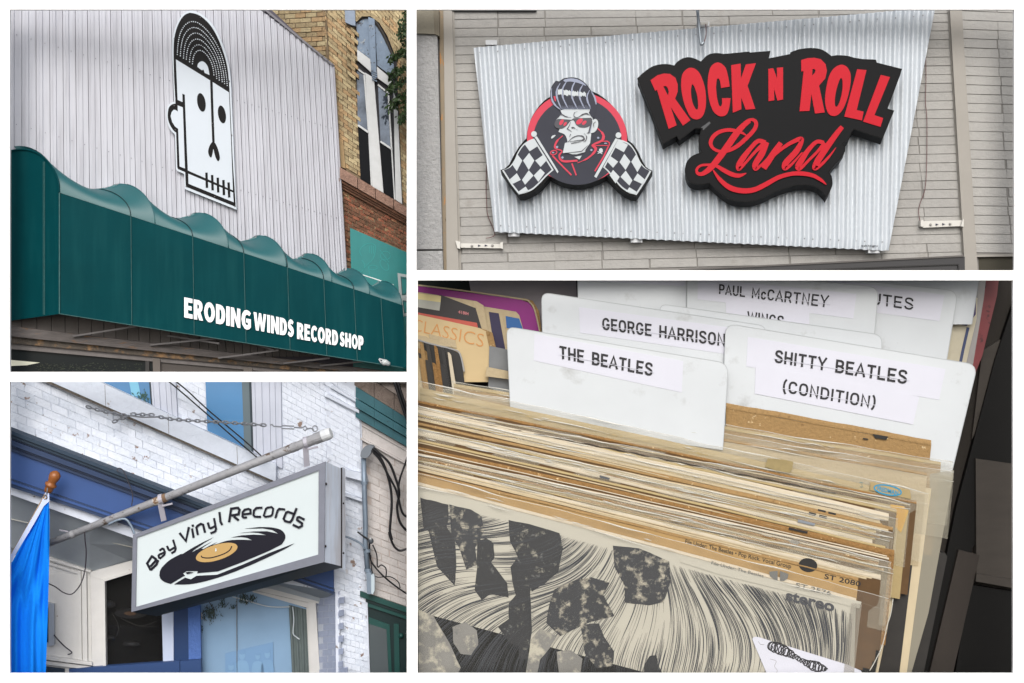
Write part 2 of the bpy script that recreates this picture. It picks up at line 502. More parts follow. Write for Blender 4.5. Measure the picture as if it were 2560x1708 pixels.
# --- awning
AW = thing('awning', 'dark green scalloped cloth awning with white lettering over the shop front', 'awning')
GAP = 0.50
fx = lambda x: vpline(x, *c1(245, 795))          # upper front edge
bx = lambda x: vpline(x, *c1(245, 1296))         # lower front edge
xs = [c1(x, 0)[0] for x in (245, 540, 795, 1006, 1186, 1336, 1460, 1572, 1662)]
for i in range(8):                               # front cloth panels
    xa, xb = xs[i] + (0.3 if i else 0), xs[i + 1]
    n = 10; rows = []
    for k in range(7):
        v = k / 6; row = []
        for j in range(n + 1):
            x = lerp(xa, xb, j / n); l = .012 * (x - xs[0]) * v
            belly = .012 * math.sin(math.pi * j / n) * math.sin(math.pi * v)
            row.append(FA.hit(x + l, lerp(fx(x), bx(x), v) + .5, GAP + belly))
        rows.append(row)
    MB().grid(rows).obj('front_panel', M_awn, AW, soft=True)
sm = MB()
for i, x in enumerate(xs[:-1]):
    p = [(x + .012 * (x - xs[0]) * v, lerp(fx(x), bx(x), v)) for v in [k / 8 for k in range(9)]]
    sm.rib(p, 1.2 if i else 2.6, FA, GAP + .02, .012)
sm.rib([(x, bx(x) - .5) for x in [lerp(xs[0], xs[-1], k / 12) for k in range(13)]], 1.6, FA, GAP + .018, .01)
sm.obj('seam', M_seam, AW)
# scalloped top: hoops stand at the ridges, the cloth sags between them
ridge = [c1(x, 0)[0] for x in (245, 640, 943, 1182, 1370, 1526, 1658)]
def top_pt(x, v, h):
    sc = (VPA[0] - x) / (VPA[0] - xs[0])
    th = v * math.radians(100)
    wd, wh = 1 - math.cos(th), math.sin(th)
    tx = x - 97 * sc * wd; ty = fx(x) - 113 * sc * wh * h
    ty += (VPA[1] - fx(x)) / (VPA[0] - x) * (tx - x) * .12
    return FA.hit(tx, ty, max(.012, GAP * (1 - wd * .97)))
for i in range(6):
    rows = []; n = 18
    for k in range(13):
        v = k / 12; row = []
        for j in range(n + 1):
            u = j / n; x = lerp(ridge[i], ridge[i + 1], u)
            h = 1 - .48 * math.sin(math.pi * u) ** .8
            row.append(top_pt(x, v, h))
        rows.append(row)
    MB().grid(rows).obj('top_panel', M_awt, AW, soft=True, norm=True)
    hp = MB().tube([top_pt(ridge[i + 1], k / 14 * .80, 1.0) for k in range(15)], .006, 6)
    hp.obj('hoop', M_awt, AW, soft=True)
    x = xs[i + 1] if i < 6 else None
    if x:
        u = next((x - ridge[q]) / (ridge[q + 1] - ridge[q]) for q in range(6) if ridge[q] <= x <= ridge[q + 1] + .1)
        h = 1 - .48 * math.sin(math.pi * min(1, u)) ** .8
        MB().tube([top_pt(x, k / 14 * .84, h) + Vector((0, -.006, .004)) for k in range(15)], .006, 5).obj('top_seam', M_pipe_d, AW)
# rounded end cheek
ck = [(245, 795), (243, 758), (232, 720), (212, 684), (186, 655), (150, 630), (100, 618), (40, 624), (-30, 640)]
ck = smooth([c1(*p) for p in ck], 5)
def cheek(tx, ty):
    s_ = (c1(245, 0)[0] - tx) / 165.0
    return FA.hit(tx, ty, max(.0, GAP * (1 - s_)))
rows = []
for k in range(13):
    rows.append([cheek(p[0], lerp(p[1], lerp(c1(0, 1296)[1], c1(0, 1334)[1], (c1(245, 0)[0] - p[0]) / 165.0), k / 12)) for p in ck])
MB().grid(rows).obj('end_panel', M_awn, AW, soft=True)
MB().tube([cheek(*p) + Vector((0, -.008, 0)) for p in ck], .012, 6).obj('end_piping', M_awn, AW, soft=True)
xq = c1(182, 0)[0]
cs = MB()
for dx in (-1.6, 1.6):
    cs.tube([cheek(xq + dx, lerp(c1(0, 668)[1], c1(0, 1300)[1], k / 6)) + Vector((0, -.006, 0)) for k in range(7)], .005, 5)
cs.obj('end_seam', M_seam, AW)
# steel frame under the cloth
st = mat('grey_painted_steel', C(120, 116, 116, .7), .6, noise=(14, .25))
for (p, q) in (((405, 1288), (585, 1350)), ((690, 1386), (905, 1418)), ((1010, 1408), (1130, 1446)), ((300, 1388), (590, 1342)), ((620, 1424), (905, 1396)), ((900, 1478), (1150, 1446)), ((1170, 1500), (1360, 1478)), ((1320, 1510), (1560, 1486))):
    a, b = c1(*p), c1(*q)
    m = MB()
    for o_, w_ in ((0, 4.2),):
        m.rib([a, b], w_, plane3((a[0], a[1], FA.hit(*a).y - .2), (b[0], b[1], FA.hit(*b).y - .42), (a[0], a[1] + 50, FA.hit(*a).y - .2)), 0, .03)
    m.obj('strut', st, AW)
# lettering: one mesh a word
def wordquad(x0, x1, yt0, yt1, yb0, yb1): return [t1(x0, yt0), t1(x1, yt1), t1(x1, yb1), t1(x0, yb0)]
BL = {'E': [[(0, 0), (0, 1), (.62, 1), (.62, .78), (.28, .78), (.28, .61), (.56, .61), (.56, .40), (.28, .40), (.28, .22), (.63, .22), (.63, 0)]],
      'R': [[(0, 0), (0, 1), (.40, 1), (.56, .95), (.66, .84), (.68, .68), (.64, .52), (.52, .40), (.72, 0), (.42, 0), (.27, .34), (.27, 0)], [(.27, .56), (.27, .78), (.36, .78), (.41, .72), (.41, .62), (.36, .56)]],
      'O': [ell(.42, .5, .42, .51, 0, 28), ell(.42, .5, .155, .27, 0, 20)],
      'D': [[(0, 0), (0, 1), (.34, 1), (.53, .95), (.68, .80), (.74, .6), (.74, .4), (.68, .2), (.53, .05), (.34, 0)], [(.28, .23), (.28, .77), (.36, .76), (.43, .68), (.46, .5), (.43, .32), (.36, .24)]],
      'I': [[(0, 0), (0, 1), (.28, 1), (.28, 0)]],
      'N': [[(0, 0), (0, 1), (.25, 1), (.52, .48), (.52, 1), (.79, 1), (.79, 0), (.55, 0), (.27, .53), (.27, 0)]],
      'G': [[(.80, .88), (.66, .72), (.56, .77), (.46, .78), (.34, .70), (.28, .5), (.33, .3), (.45, .21), (.55, .24), (.55, .36), (.40, .36), (.40, .57), (.80, .57), (.80, .13), (.64, .02), (.46, -.02), (.26, .03), (.09, .2), (.0, .5), (.08, .79), (.25, .97), (.46, 1.02), (.66, .98)]],
      'W': [[(0, 1), (.28, 1), (.38, .42), (.52, 1), (.72, 1), (.86, .42), (.96, 1), (1.22, 1), (1.0, 0), (.74, 0), (.61, .52), (.48, 0), (.22, 0)]],
      'S': [[(.60, .90), (.49, .72), (.40, .77), (.32, .78), (.28, .74), (.30, .69), (.42, .63), (.55, .55), (.63, .42), (.63, .25), (.54, .08), (.38, -.02), (.20, 0), (.0, .10), (.11, .30), (.22, .23), (.32, .21), (.37, .25), (.35, .31), (.22, .37), (.09, .46), (.02, .60), (.03, .78), (.13, .94), (.29, 1.02), (.46, .99)]],
      'C': [[(.72, .86), (.57, .68), (.47, .76), (.38, .76), (.30, .68), (.27, .5), (.30, .32), (.38, .24), (.47, .24), (.57, .32), (.72, .14), (.58, .02), (.42, -.02), (.24, .03), (.08, .2), (0, .5), (.08, .8), (.24, .97), (.42, 1.02), (.58, .98)]],
      'H': [[(0, 0), (0, 1), (.28, 1), (.28, .62), (.50, .62), (.50, 1), (.78, 1), (.78, 0), (.50, 0), (.50, .38), (.28, .38), (.28, 0)]],
      'P': [[(0, 0), (0, 1), (.40, 1), (.56, .95), (.66, .83), (.69, .66), (.65, .48), (.54, .37), (.40, .33), (.28, .33), (.28, 0)], [(.28, .55), (.28, .78), (.36, .78), (.41, .73), (.41, .61), (.36, .55)]]}
def block_word(s, quad, pl, off, th, name, m, parent):
    wd = lambda ch: max(p[0] for p in BL[ch][0])
    tot = sum(wd(c) for c in s) + .09 * (len(s) - 1)
    h = hom(quad); x = 0; mb = MB()
    for c in s:
        lo = [[h((px + x) / tot, py) for px, py in L] for L in BL[c]]
        mb.slab(lo[0], pl, off, th, holes=lo[1:], back=False)
        x += wd(c) + .09
    return mb.obj(name, m, parent)
for s_, q in (('ERODING', wordquad(82, 745, 650, 790, 850, 978)), ('WINDS', wordquad(772, 1172, 796, 880, 975, 1048)), ('RECORD', wordquad(1205, 1612, 900, 985, 1064, 1134)), ('SHOP', wordquad(1632, 1866, 992, 1040, 1134, 1180))):
    block_word(s_, q, FA, GAP + .026, .01, 'lettering', M_let, AW)

# --- security light under the awning corner
L = thing('floodlight', 'small pale floodlight on a wire bracket under the awning corner', 'light')
MB().rib(t1([(2020, 1265), (2040, 1300), (2075, 1318), (2118, 1300), (2105, 1285), (2022, 1262)]), 3, FA, GAP + .03, .02).obj('bracket', mat('bracket_steel', C(190, 190, 195, .8), .4, metal=.4), L)
MB().ball(FA.hit(*t1(2080, 1300), GAP + .08), .05, 8, (1.0, .8, .8)).obj('lamp_housing', mat('pale_plastic', C(190, 195, 195, .8), .45), L, soft=True)
MB().ball(FA.hit(*t1(2112, 1312), GAP + .09), .032, 8).obj('lens', mat('lens_glass', C(150, 156, 158, .8), .15), L, soft=True)

# --- the face sign
FS = thing('face_sign', 'tall cut-out face sign with record hair, black on white, on the metal front', 'sign')
outl = smooth([(225, 20), (290, 35), (350, 75), (400, 130), (450, 220), (495, 340), (525, 460), (537, 600)], 4) + [(545, 800), (560, 1150), (577, 1522), (200, 1371), (186, 1360), (182, 1252), (130, 1230), (120, 1215)] + [(112, 960)] + smooth([(108, 950), (85, 928), (60, 880), (48, 810), (55, 750), (78, 717), (108, 708)], 4) + smooth([(98, 500), (90, 300), (100, 200), (130, 110), (175, 45), (225, 20)], 4)
MB().slab(f1(outl), FA, .07, .05).obj('board', M_face, FS)
blk = smooth([(225, 36), (285, 50), (342, 90), (392, 148), (440, 236), (482, 348), (510, 462), (523, 600)], 4) + [(533, 820), (548, 1150), (571, 1500), (205, 1352), (194, 1338), (190, 1238), (135, 1214), (130, 1200), (122, 945), (118, 935)] + smooth([(110, 932), (88, 905), (66, 860), (58, 810), (66, 755), (90, 728), (117, 722)], 4) + smooth([(105, 500), (103, 300), (112, 205), (140, 118), (182, 56), (225, 36)], 4)
MB().slab(f1(blk), FA, .074, .004, back=False).obj('black_print', M_blk, FS)
wh = MB()
for q in ([(120, 388), (380, 548), (520, 637), (534, 960), (550, 1376), (210, 1226), (200, 1000), (187, 655), (168, 646), (170, 710), (133, 694)],
          [(133, 735), (172, 750), (180, 980), (188, 1211), (148, 1196), (137, 912), (112, 893), (92, 860), (80, 815), (88, 785), (103, 768), (118, 770), (134, 781)],
          [(213, 1250), (551, 1392), (556, 1466), (215, 1326)]):
    wh.slab(f1(q), FA, .078, .004, back=False)
wh.slab(f1(smooth([(282, 445), (285, 425), (300, 408), (320, 403), (342, 416), (362, 448), (373, 506)], 4) + [(337, 490), (330, 470), (325, 463), (319, 470), (312, 468)]), FA, .078, .004, back=False)
wh.obj('white_print', M_face, FS)
bk = MB()
bk.rib(f1([(387, 545), (395, 800), (403, 1016)]), 6, FA, .082, .004)
bk.slab(f1(smooth([(402, 1008), (378, 1032), (363, 1078), (370, 1112), (385, 1128), (396, 1096), (402, 1062), (411, 1100), (424, 1138), (440, 1156), (451, 1130), (441, 1080), (424, 1034)], 3, True)), FA, .083, .004, back=False)
bk.slab(f1(ell(312, 712, 31, 71, -10)), FA, .082, .004, back=False)
bk.slab(f1(ell(467, 803, 29, 68, -10)), FA, .082, .004, back=False)
for (x0, y0, x1, y1) in ((350, 1242, 354, 1357), (393, 1260, 397, 1376), (435, 1280, 439, 1392), (478, 1298, 482, 1412), (517, 1316, 522, 1430)):
    bk.rib(f1([(x0, y0), (x1, y1)]), 6, FA, .082, .004)
bk.obj('face_lines', M_blk, FS)
arc0 = smooth([(130, 355), (135, 280), (150, 200), (180, 140), (215, 110), (245, 103), (285, 112), (330, 145), (380, 200), (425, 270), (460, 345), (485, 430), (500, 510), (508, 595)], 8)
gr = MB()
for (l, t_, r) in (((130, 355), (245, 103), (508, 595)), ((153, 365), (258, 148), (488, 585)), ((177, 383), (268, 190), (470, 570)), ((198, 390), (280, 235), (448, 555)), ((222, 410), (290, 278), (428, 543)), ((244, 425), (298, 320), (407, 520))):
    e1, e2 = (508 - 130, 595 - 355), (245 - 130, 103 - 355)
    det = e1[0] * e2[1] - e1[1] * e2[0]
    pts = []
    for p in arc0:
        d = (p[0] - 130, p[1] - 355)
        a_ = (d[0] * e2[1] - d[1] * e2[0]) / det; b_ = (e1[0] * d[1] - e1[1] * d[0]) / det
        pts.append((l[0] + a_ * (r[0] - l[0]) + b_ * (t_[0] - l[0]), l[1] + a_ * (r[1] - l[1]) + b_ * (t_[1] - l[1])))
    acc = 0; seg = [pts[0]]
    for p, q in zip(pts, pts[1:]):
        L_ = math.hypot(q[0] - p[0], q[1] - p[1]); n = max(1, int(L_ / 2))
        for k in range(n):
            acc += L_ / n; pt = lp(p, q, (k + 1) / n)
            if acc % 16 < 10.5: seg.append(pt)
            elif len(seg) > 1: gr.rib(f1(seg), 2.1, FA, .078, .003); seg = []
            else: seg = []
gr.obj('groove_dashes', M_face, FS)
scw = MB()
for p in ((168, 78), (305, 72), (460, 300), (108, 232), (522, 552), (540, 960), (412, 1425), (565, 1495), (198, 1345), (395, 870), (107, 738), (115, 920)):
    MB().ball(FA.hit(*f1(*p), .078), .009, 4).obj('screw', mat('screw_head', C(110, 105, 105, .8), .4, metal=.5), FS)

# --- brick building next door
BB = thing('brick_building', 'yellow brick building with arched window, pink stone ledge and red brick base', 'building')
FB = Pl(1.52 + .10, 0.14)
co = FB.hit(812, 24)
SB = Pl(co.y - (-.9) * co.x, -.9)
M_mortar = mat('brown_mortar', C(140, 122, 98, .7), .9, noise=(20, .3))
M_yb = [mat('yellow_brick', C(206, 188, 148, .74), .8, noise=(18, .28), rand=.16, spots=[(C(96, 80, 60, .7), 16, .64, .1)], bump=(50, .5)),
        mat('buff_brick', C(190, 170, 132, .74), .8, noise=(18, .3), rand=.18, spots=[(C(90, 74, 54, .7), 14, .6, .1)], bump=(50, .5)),
        mat('orange_buff_brick', C(198, 166, 124, .72), .8, noise=(18, .3), rand=.16, bump=(50, .5))]
M_rb = [mat('red_brick', C(158, 98, 74, .72), .85, noise=(18, .4), rand=.2, spots=[(C(176, 150, 112, .7), 12, .55, .1)], bump=(50, .5)),
        mat('brown_brick', C(132, 92, 70, .72), .85, noise=(18, .4), rand=.2, spots=[(C(90, 66, 50, .7), 12, .55, .1)], bump=(50, .5))]
MB().slab([(806, -10), (1029, -10), (1029, 941), (852, 941)], FB, -.02, .05).obj('wall', M_mortar, BB)
MB().slab([(640, -10), (814, -10), (824, 190), (640, 190)], SB, -.02, .05).obj('wall', M_mortar, BB)
pb = Persp(VPA, 806, .022)
def fb(u, v):
    x, y = pb(u, -232 + (57 - v) * 11.5); return (x + .02 * (y - 24), y)
win = b1([(556, 60), (590, 34), (640, 30), (700, 70), (745, 140), (785, 245), (800, 600), (822, 1100), (585, 960), (572, 660), (560, 380), (568, 260)])
roofl = lambda x: vpline(x, *c1(1085, 40))
pil = b1([(505, 85), (562, 100), (572, 330), (555, 425), (520, 385)])
wc = (sum(p[0] for p in win) / len(win), sum(p[1] for p in win) / len(win))
inwin = [(lerp(wc[0], p[0], .9), lerp(wc[1], p[1], .96)) for p in win]
def keepF(p):
    x, y = p
    if not (12 < y < 560 and 804 < x < 1030): return False
    if x < 806 + (y - 24) * .02: return False
    if inside(p, inwin) or y > vpline(x, 852, 414): return False
    if x < 832 and y > 160: return x > c1(1378 + .06 * (y * 1.651 - 280), 0)[0]
    return .05 if inside(p, pil) else True
n1 = bricks(BB, FB, fb, 57, 13, M_yb, keepF, gap=(.05, .10), off=-.004, th=.016, inset=.3, voids=[win], bounds=[((812, 24), (822, 524))[::-1]])
def fs(u, v): return (645 + u * 27 - v * .15, 210 - v * 12.2 - u * 1.6)
def keepS(p): return 15 < p[1] < 200 and p[0] < 824 + .02 * p[1] and p[1] < roofl(p[0]) + 5
n2 = bricks(BB, SB, fs, 17, 8, M_yb, keepS, gap=(.04, .10), off=-.004, th=.016, inset=.3, bounds=[((812, 24), (822, 524))])
def fr(u, v):
    x, y = pb(u * .9, 700 - v * 10.0); return (x + .02 * (y - 424), y)
tealp = b1([(527, 1232), (850, 1372), (850, 2100), (545, 2100)])
def keepR(p):
    return 852 < p[0] < 1029 and vpline(p[0], 852, 446) < p[1] < 720 and not inside(p, tealp) and p[0] > c1(1402 + .06 * (p[1] * 1.651 - 690), 0)[0]
n3 = bricks(BB, FB, fr, 27, 14, M_rb, keepR, gap=(.08, .16), off=-.004, th=.016, inset=.3, limit=130, rest='small_bricks')
M_stone = mat('pink_stone', C(168, 134, 118, .72), .9, noise=(16, .35), spots=[(C(110, 84, 72, .7), 10, .55, .12)], bump=(24, .8))
for k in range(4):
    xa, xb = lerp(849, 1029, k / 4) + .8, lerp(849, 1029, (k + 1) / 4) - .8
    MB().slab([(xa, vpline(xa, 852, 419)), (xb, vpline(xb, 852, 419)), (xb, vpline(xb, 852, 447)), (xa, vpline(xa, 852, 447))], FB, .16, .16).obj('ledge_stone', M_stone, BB)
for i, (ya, yb_, o) in enumerate(((448, 456, .11), (457, 463, .075), (464, 470, .05))):
    MB().slab([(846, vpline(846, 852, ya)), (1029, vpline(1029, 852, ya)), (1029, vpline(1029, 852, yb_)), (846, vpline(846, 852, yb_))], FB, o, o).obj('brick_course', M_rb[1], BB)
MB().slab(b1([(462, 728), (490, 760), (502, 900), (474, 890)]), FB, .03, .05).obj('mortar_patch', mat('tan_render', C(176, 150, 112, .72), .9, noise=(14, .2)), BB)
# arched window
M_wf = mat('white_window_paint', C(205, 208, 210, .8), .5, noise=(12, .1))
M_bp = mat('peeling_blue_paint', C(132, 150, 172, .75), .7, noise=(18, .2), spots=[(C(70, 66, 64, .7), 13, .58, .06), (C(190, 190, 185, .7), 11, .62, .08)])
M_dk = mat('dark_insect_screen', C(34, 36, 40, .5), .6, spec=.06)
M_sky = mat('upper_pane', C(120, 132, 150, .6), .05, metal=.5, noise=(4, .75))  # noise contrast paints bright and leafy reflections on the panes
Wn = MB().slab(win, FB, -.012, .03).obj('window', mat('window_recess', C(56, 56, 62, .6), .8), BB)
for q in ([(565, 352), (608, 380), (626, 700), (570, 660)], [(684, 440), (742, 488), (754, 778), (697, 748)]):
    MB().slab(b1(q), FB, .0, .01).obj('pane', M_sky, Wn)
for q in ([(571, 664), (632, 704), (646, 992), (586, 956)], [(698, 756), (760, 798), (776, 1072), (713, 1034)]):
    MB().slab(b1(q), FB, .006, .01).obj('screen', M_dk, Wn)
for q in ([(612, 362), (660, 392), (714, 1036), (652, 1000)], [(770, 470), (792, 530), (818, 1098), (782, 1075)], [(566, 232), (644, 290), (644, 360), (568, 292)], [(677, 328), (764, 402), (748, 440), (680, 392)]):
    MB().slab(b1(q), FB, .05, .06).obj('frame', M_wf, Wn)
fr_ = MB()
for a_, b_, w_ in (((606, 375), (632, 700), 4), ((742, 490), (760, 798), 4), ((571, 656), (634, 700), 4.5), ((697, 748), (760, 790), 4.5), ((566, 340), (612, 372), 4), ((683, 430), (745, 480), 4), ((632, 700), (647, 995), 3), ((760, 796), (777, 1072), 3)):
    fr_.rib(b1([a_, b_]), w_, FB, .03, .03)
fr_.obj('sash', M_wf, Wn)
MB().slab(b1([(562, 70), (600, 55), (636, 60), (640, 285), (568, 232)]), FB, .01, .02).obj('arch_panel', M_bp, Wn)
MB().slab(b1([(664, 80), (690, 100), (730, 170), (768, 262), (775, 392), (680, 322)]), FB, .012, .02).obj('arch_panel', M_bp, Wn)
MB().slab(b1([(628, 50), (664, 62), (676, 400), (650, 392), (640, 290)]), FB, .06, .05).obj('mullion', M_bp, Wn)
for k in range(5): MB().rib(b1([(650, 352 + k * 12), (678, 362 + k * 12)]), 2.6, FB, .075, .03).obj('mullion_collar', M_bp, Wn)
for k in range(3):
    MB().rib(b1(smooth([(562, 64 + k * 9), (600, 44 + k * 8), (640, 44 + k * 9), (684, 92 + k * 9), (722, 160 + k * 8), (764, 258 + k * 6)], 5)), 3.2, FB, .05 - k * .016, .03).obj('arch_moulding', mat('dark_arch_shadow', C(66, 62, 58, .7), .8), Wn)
sb = b1([(552, 60), (585, 30), (640, 24), (702, 62), (750, 135), (792, 250), (778, 262), (735, 155), (690, 82), (640, 46), (592, 48), (562, 78)])
MB().slab(sb, FB, .06, .08).obj('arch', M_yb[1], BB)
MB().slab(b1([(496, -4), (552, -4), (557, 100), (536, 96), (500, 80)]), FB, .1, .1).obj('corner_block', mat('pale_blue_block', C(150, 164, 184, .75), .7, noise=(12, .2)), BB)

# --- teal sign panel on the neighbour
TS = thing('teal_sign', 'turquoise sign board with faint chalk marks on the red brick wall', 'sign')
MB().slab(b1([(527, 1232), (850, 1372), (850, 2052), (545, 2052)]), FB, .11, .06).obj('board', mat('turquoise_board', C(10, 140, 140, .62), .4, noise=(2, .18), streak=(C(40, 158, 156, .64), 5, .25)), TS)
M_chalk = mat('faint_chalk', C(60, 166, 164, .66), .8); M_wl = mat('white_line', C(225, 232, 232, .8), .6)
ch = MB()
for pts in ([(1850, 240), (1830, 200), (1850, 150), (1920, 115), (1980, 130), (1985, 190), (1960, 270), (1900, 330), (1860, 380), (1820, 420), (1790, 400)], [(1850, 280), (1880, 330), (1870, 370)], ell(1960, 355, 46, 22), ell(2085, 235, 50, 42), ell(2075, 330, 34, 60, -35), [(1930, 140), (1925, 210)], [(1950, 135), (1946, 215)], [(1968, 140), (1966, 215)], [(2030, 180), (2120, 300)], [(1920, 350), (1925, 420)]):
    ch.rib(t1(smooth(pts, 3)), 1.3, FB, .114, .003)
ch.obj('chalk_drawing', M_chalk, TS)
MB().rib(t1([(1860, 428), (2168, 528)]), 2.4, FB, .115, .004).obj('white_stripe', M_wl, TS)
dl = MB()
for q, k in (([(2220, 425), (2300, 440), (2330, 470), (2330, 560), (2300, 640), (2238, 650)], 1), ([(2240, 665), (2310, 672), (2335, 700), (2335, 790), (2310, 820), (2262, 828)], 2)):
    MB().rib(t1(q), 7, FB, .115 + .001 * k, .006, closed=True).obj('letter', mat('grey_letter', C(168, 178, 180, .75), .6), TS)
di = MB()
for q in ([(2240, 455), (2290, 465), (2310, 490), (2310, 560), (2290, 615), (2252, 622)], [(2258, 690), (2300, 695), (2315, 715), (2315, 785), (2300, 800), (2274, 805)]): MB().rib(t1(q), 1.6, FB, .12, .004, closed=True).obj('letter_outline', mat('letter_outline', C(60, 90, 96, .7), .6), TS)

# --- leafy twig hanging in from the right
TW = thing('tree_branch', 'leafy green branch hanging in front of the arched window', 'branch')
M_leaf = mat('ash_leaf', C(70, 98, 52, .6), .5, noise=(9, .45), rand=.1)
tw = MB(); lf = MB()
PB = Pl(1.52 - .25, 0.14)
for pts in ([(850, 20), (835, 60), (818, 110), (805, 150)], [(860, 225), (820, 240), (780, 262), (752, 285)], [(858, 330), (815, 340), (780, 355), (758, 380)], [(860, 390), (800, 415), (760, 440), (745, 460)], [(855, 470), (800, 500), (770, 530), (755, 555)], [(856, 520), (838, 560), (822, 600), (815, 625)], [(850, 150), (842, 200), (836, 260)]):
    P = smooth(pts, 6)
    tw.tube([PB.hit(*b1(*p), R.uniform(0, .03)) for p in P], .006, 5)
    for p in P:
        for k in range(7):
            x, y = p[0] + R.gauss(0, 11), p[1] + R.gauss(0, 12)
            a = R.uniform(0.2, 2.6); l = R.uniform(16, 30); w_ = l * .24
            dx, dy = math.cos(a) * l, math.sin(a) * l; nx, ny = -math.sin(a) * w_, math.cos(a) * w_
            o = R.uniform(-.1, .15)
            q = [PB.hit(*b1(x, y), o), PB.hit(*b1(x + dx * .45 + nx, y + dy * .45 + ny), o + R.uniform(-.03, .03)), PB.hit(*b1(x + dx, y + dy), o + R.uniform(-.04, .04)), PB.hit(*b1(x + dx * .45 - nx, y + dy * .45 - ny), o + R.uniform(-.03, .03))]
            lf.add(q, [(0, 1, 2), (0, 2, 3)])
tw.obj('twig', mat('twig_bark', C(82, 70, 56, .6), .8), TW)
struct(lf.obj('leaves', M_leaf, TW, norm=False), 'stuff')
# ================================================================ SET B: corrugated sign on the beige block wall
FW = Pl(0.64, 0.0)
c2 = crop(1020, 0, 1.526); e1 = crop(1240, 180, 4.612); e2 = crop(1360, 180, 10.455); e3 = crop(1360, 300, 9.225); rk = crop(1580, 110, 3.357)
l2 = crop(1030, 20, 2.376); r2 = crop(2100, 20, 2.34)
M_blk1 = mat('beige_painted_block', C(183, 181, 177, .66), .75, noise=(10, .10), spots=[(C(164, 158, 150, .6), 2.5, .62, .2)], rand=.05, bump=(26, .3))
M_joint = mat('beige_joint', C(156, 153, 149, .6), .85)
M_post = mat('greige_metal_post', C(180, 175, 167, .62), .55, noise=(4, .06))
BW = thing('block_wall', 'beige painted block wall with steel posts behind the corrugated sign', 'wall')
MB().slab([(1036, 12), (2548, 12), (2548, 689), (1036, 689)], FW, .008, .06).obj('backing', M_joint, BW)
sheet_in = [(1225, 150), (1340, 120), (2215, 60), (2150, 575), (1280, 560)]
hl = hom([(1128, 27), (2383, 12), (2434, 652), (1154, 681)])
def fwl(u, v):
    return hl(u / 11.0 + .0, v / 29.0)
def keepW(p): return 1126 < p[0] < 2428 and 10 < p[1] < 684 and not inside(p, sheet_in) and not (p[1] > 634 + (2340 - p[0]) * .062 + 12 and p[0] > 1700) and p[0] > 1133 + p[1] * .03
nb2 = bricks(BW, FW, fwl, 29, 11, [M_blk1], keepW, gap=(.008, .035), off=.02, th=.035, bond=0.0, inset=.45, name='block', rough=.05, offj=.003, col0=1)
hr = hom([(2402, 4), (2640, 14), (2680, 634), (2440, 632)])
def fwr(u, v): return hr(u / 2.15 - .10, v / 27.0)
nb3 = bricks(BW, FW, fwr, 27, 3, [mat('light_beige_block', C(190, 188, 184, .66), .75, noise=(14, .07), rand=.03, bump=(26, .3))], lambda p: 2404 + p[1] * .06 < p[0] < 2660 and p[1] < 634, bounds=[((2556, 0), (2556, 700))], gap=(.007, .035), off=.02, th=.035, bond=0.0, inset=.45, name='block', rough=.06, offj=.004)
MB().slab(r2([(642, -12), (712, -12), (806, 1545), (732, 1545)]), FW, .10, .1).obj('post', M_post, BW)
MB().slab(r2([(631, -12), (643, -12), (733, 1545), (722, 1545)]), FW, .045, .05).obj('post_flange', M_post, BW)
MB().slab(l2([(186, -5), (238, -5), (278, 1570), (206, 1570)]), FW, .09, .09).obj('post', M_post, BW)
MB().slab(l2([(236, -5), (250, -5), (292, 1570), (277, 1570)]), FW, .04, .05).obj('post_flange', M_post, BW)
MB().slab(l2([(160, -5), (188, -5), (208, 1570), (186, 1570)]), FW, .06, .06).obj('peeling_trim', mat('peeling_trim', C(165, 150, 128, .72), .85, noise=(8, .15), spots=[(C(196, 140, 84, .75), 6, .60, .05), (C(110, 92, 72, .7), 9, .62, .05)], stretch=(1, 1, .5)), BW)
MB().rib(l2([(235, 13), (740, 13)]), 4, FW, .06, .05).obj('shadow_gap_trim', mat('dark_steel', C(62, 60, 60, .7), .6), BW)
MB().slab([(2446, 640), (2548, 637), (2548, 689), (2448, 689)], FW, .014, .01).obj('dark_opening', mat('dark_olive', C(74, 70, 58, .6), .8), BW)
MB().slab(r2([(738, 1446), (1100, 1438), (1100, 1452), (738, 1458)]), FW, .06, .06).obj('soffit_edge', M_post, BW)
# dark shop-window head below
WD = thing('window', 'black shop window frame cut off below the beige block wall', 'window')
MB().slab([(1700, 677), (2388, 643), (2412, 642), (2412, 689), (1700, 689)], FW, .12, .12).obj('frame', mat('black_frame', C(42, 42, 46, .7), .4, spec=.5), WD)
MB().rib([(1700, 675), (2410, 640)], 4, FW, .14, .1).obj('frame_lip', mat('grey_frame_lip', C(96, 92, 90, .7), .5), WD)
MB().rib([(2000, 676), (2396, 661), (2398, 690)], 3, FW, .14, .03).obj('frame_bead', mat('black_bead', C(20, 20, 22, .7), .4), WD)
# concrete pier on the left
CP = thing('concrete_pillar', 'grey pebble-textured concrete pillar at the left of the block wall', 'pillar')
M_peb = mat('pebbled_concrete', C(178, 178, 178, .72), .85, noise=(24, .16), bump=(26, 1.0))
MB().slab([(1030, 83), (1094, 87), (1107, 624), (1030, 624)], FW, .2, .2, inset=1).obj('upper_panel', M_peb, CP)
MB().slab([(1030, 627), (1107, 626), (1109, 689), (1030, 689)], FW, .2, .2, inset=1).obj('lower_panel', M_peb, CP)
MB().slab([(1030, 12), (1083, 12), (1086, 85), (1030, 83)], FW, .25, .2).obj('cap_block', mat('olive_cap', C(152, 146, 130, .72), .8, noise=(12, .1), bump=(30, .3)), CP)
MB().slab([(1083, 12), (1097, 20), (1098, 90), (1086, 85)], FW, .24, .2).obj('cap_side', mat('olive_cap_side', C(134, 126, 110, .72), .8), CP)

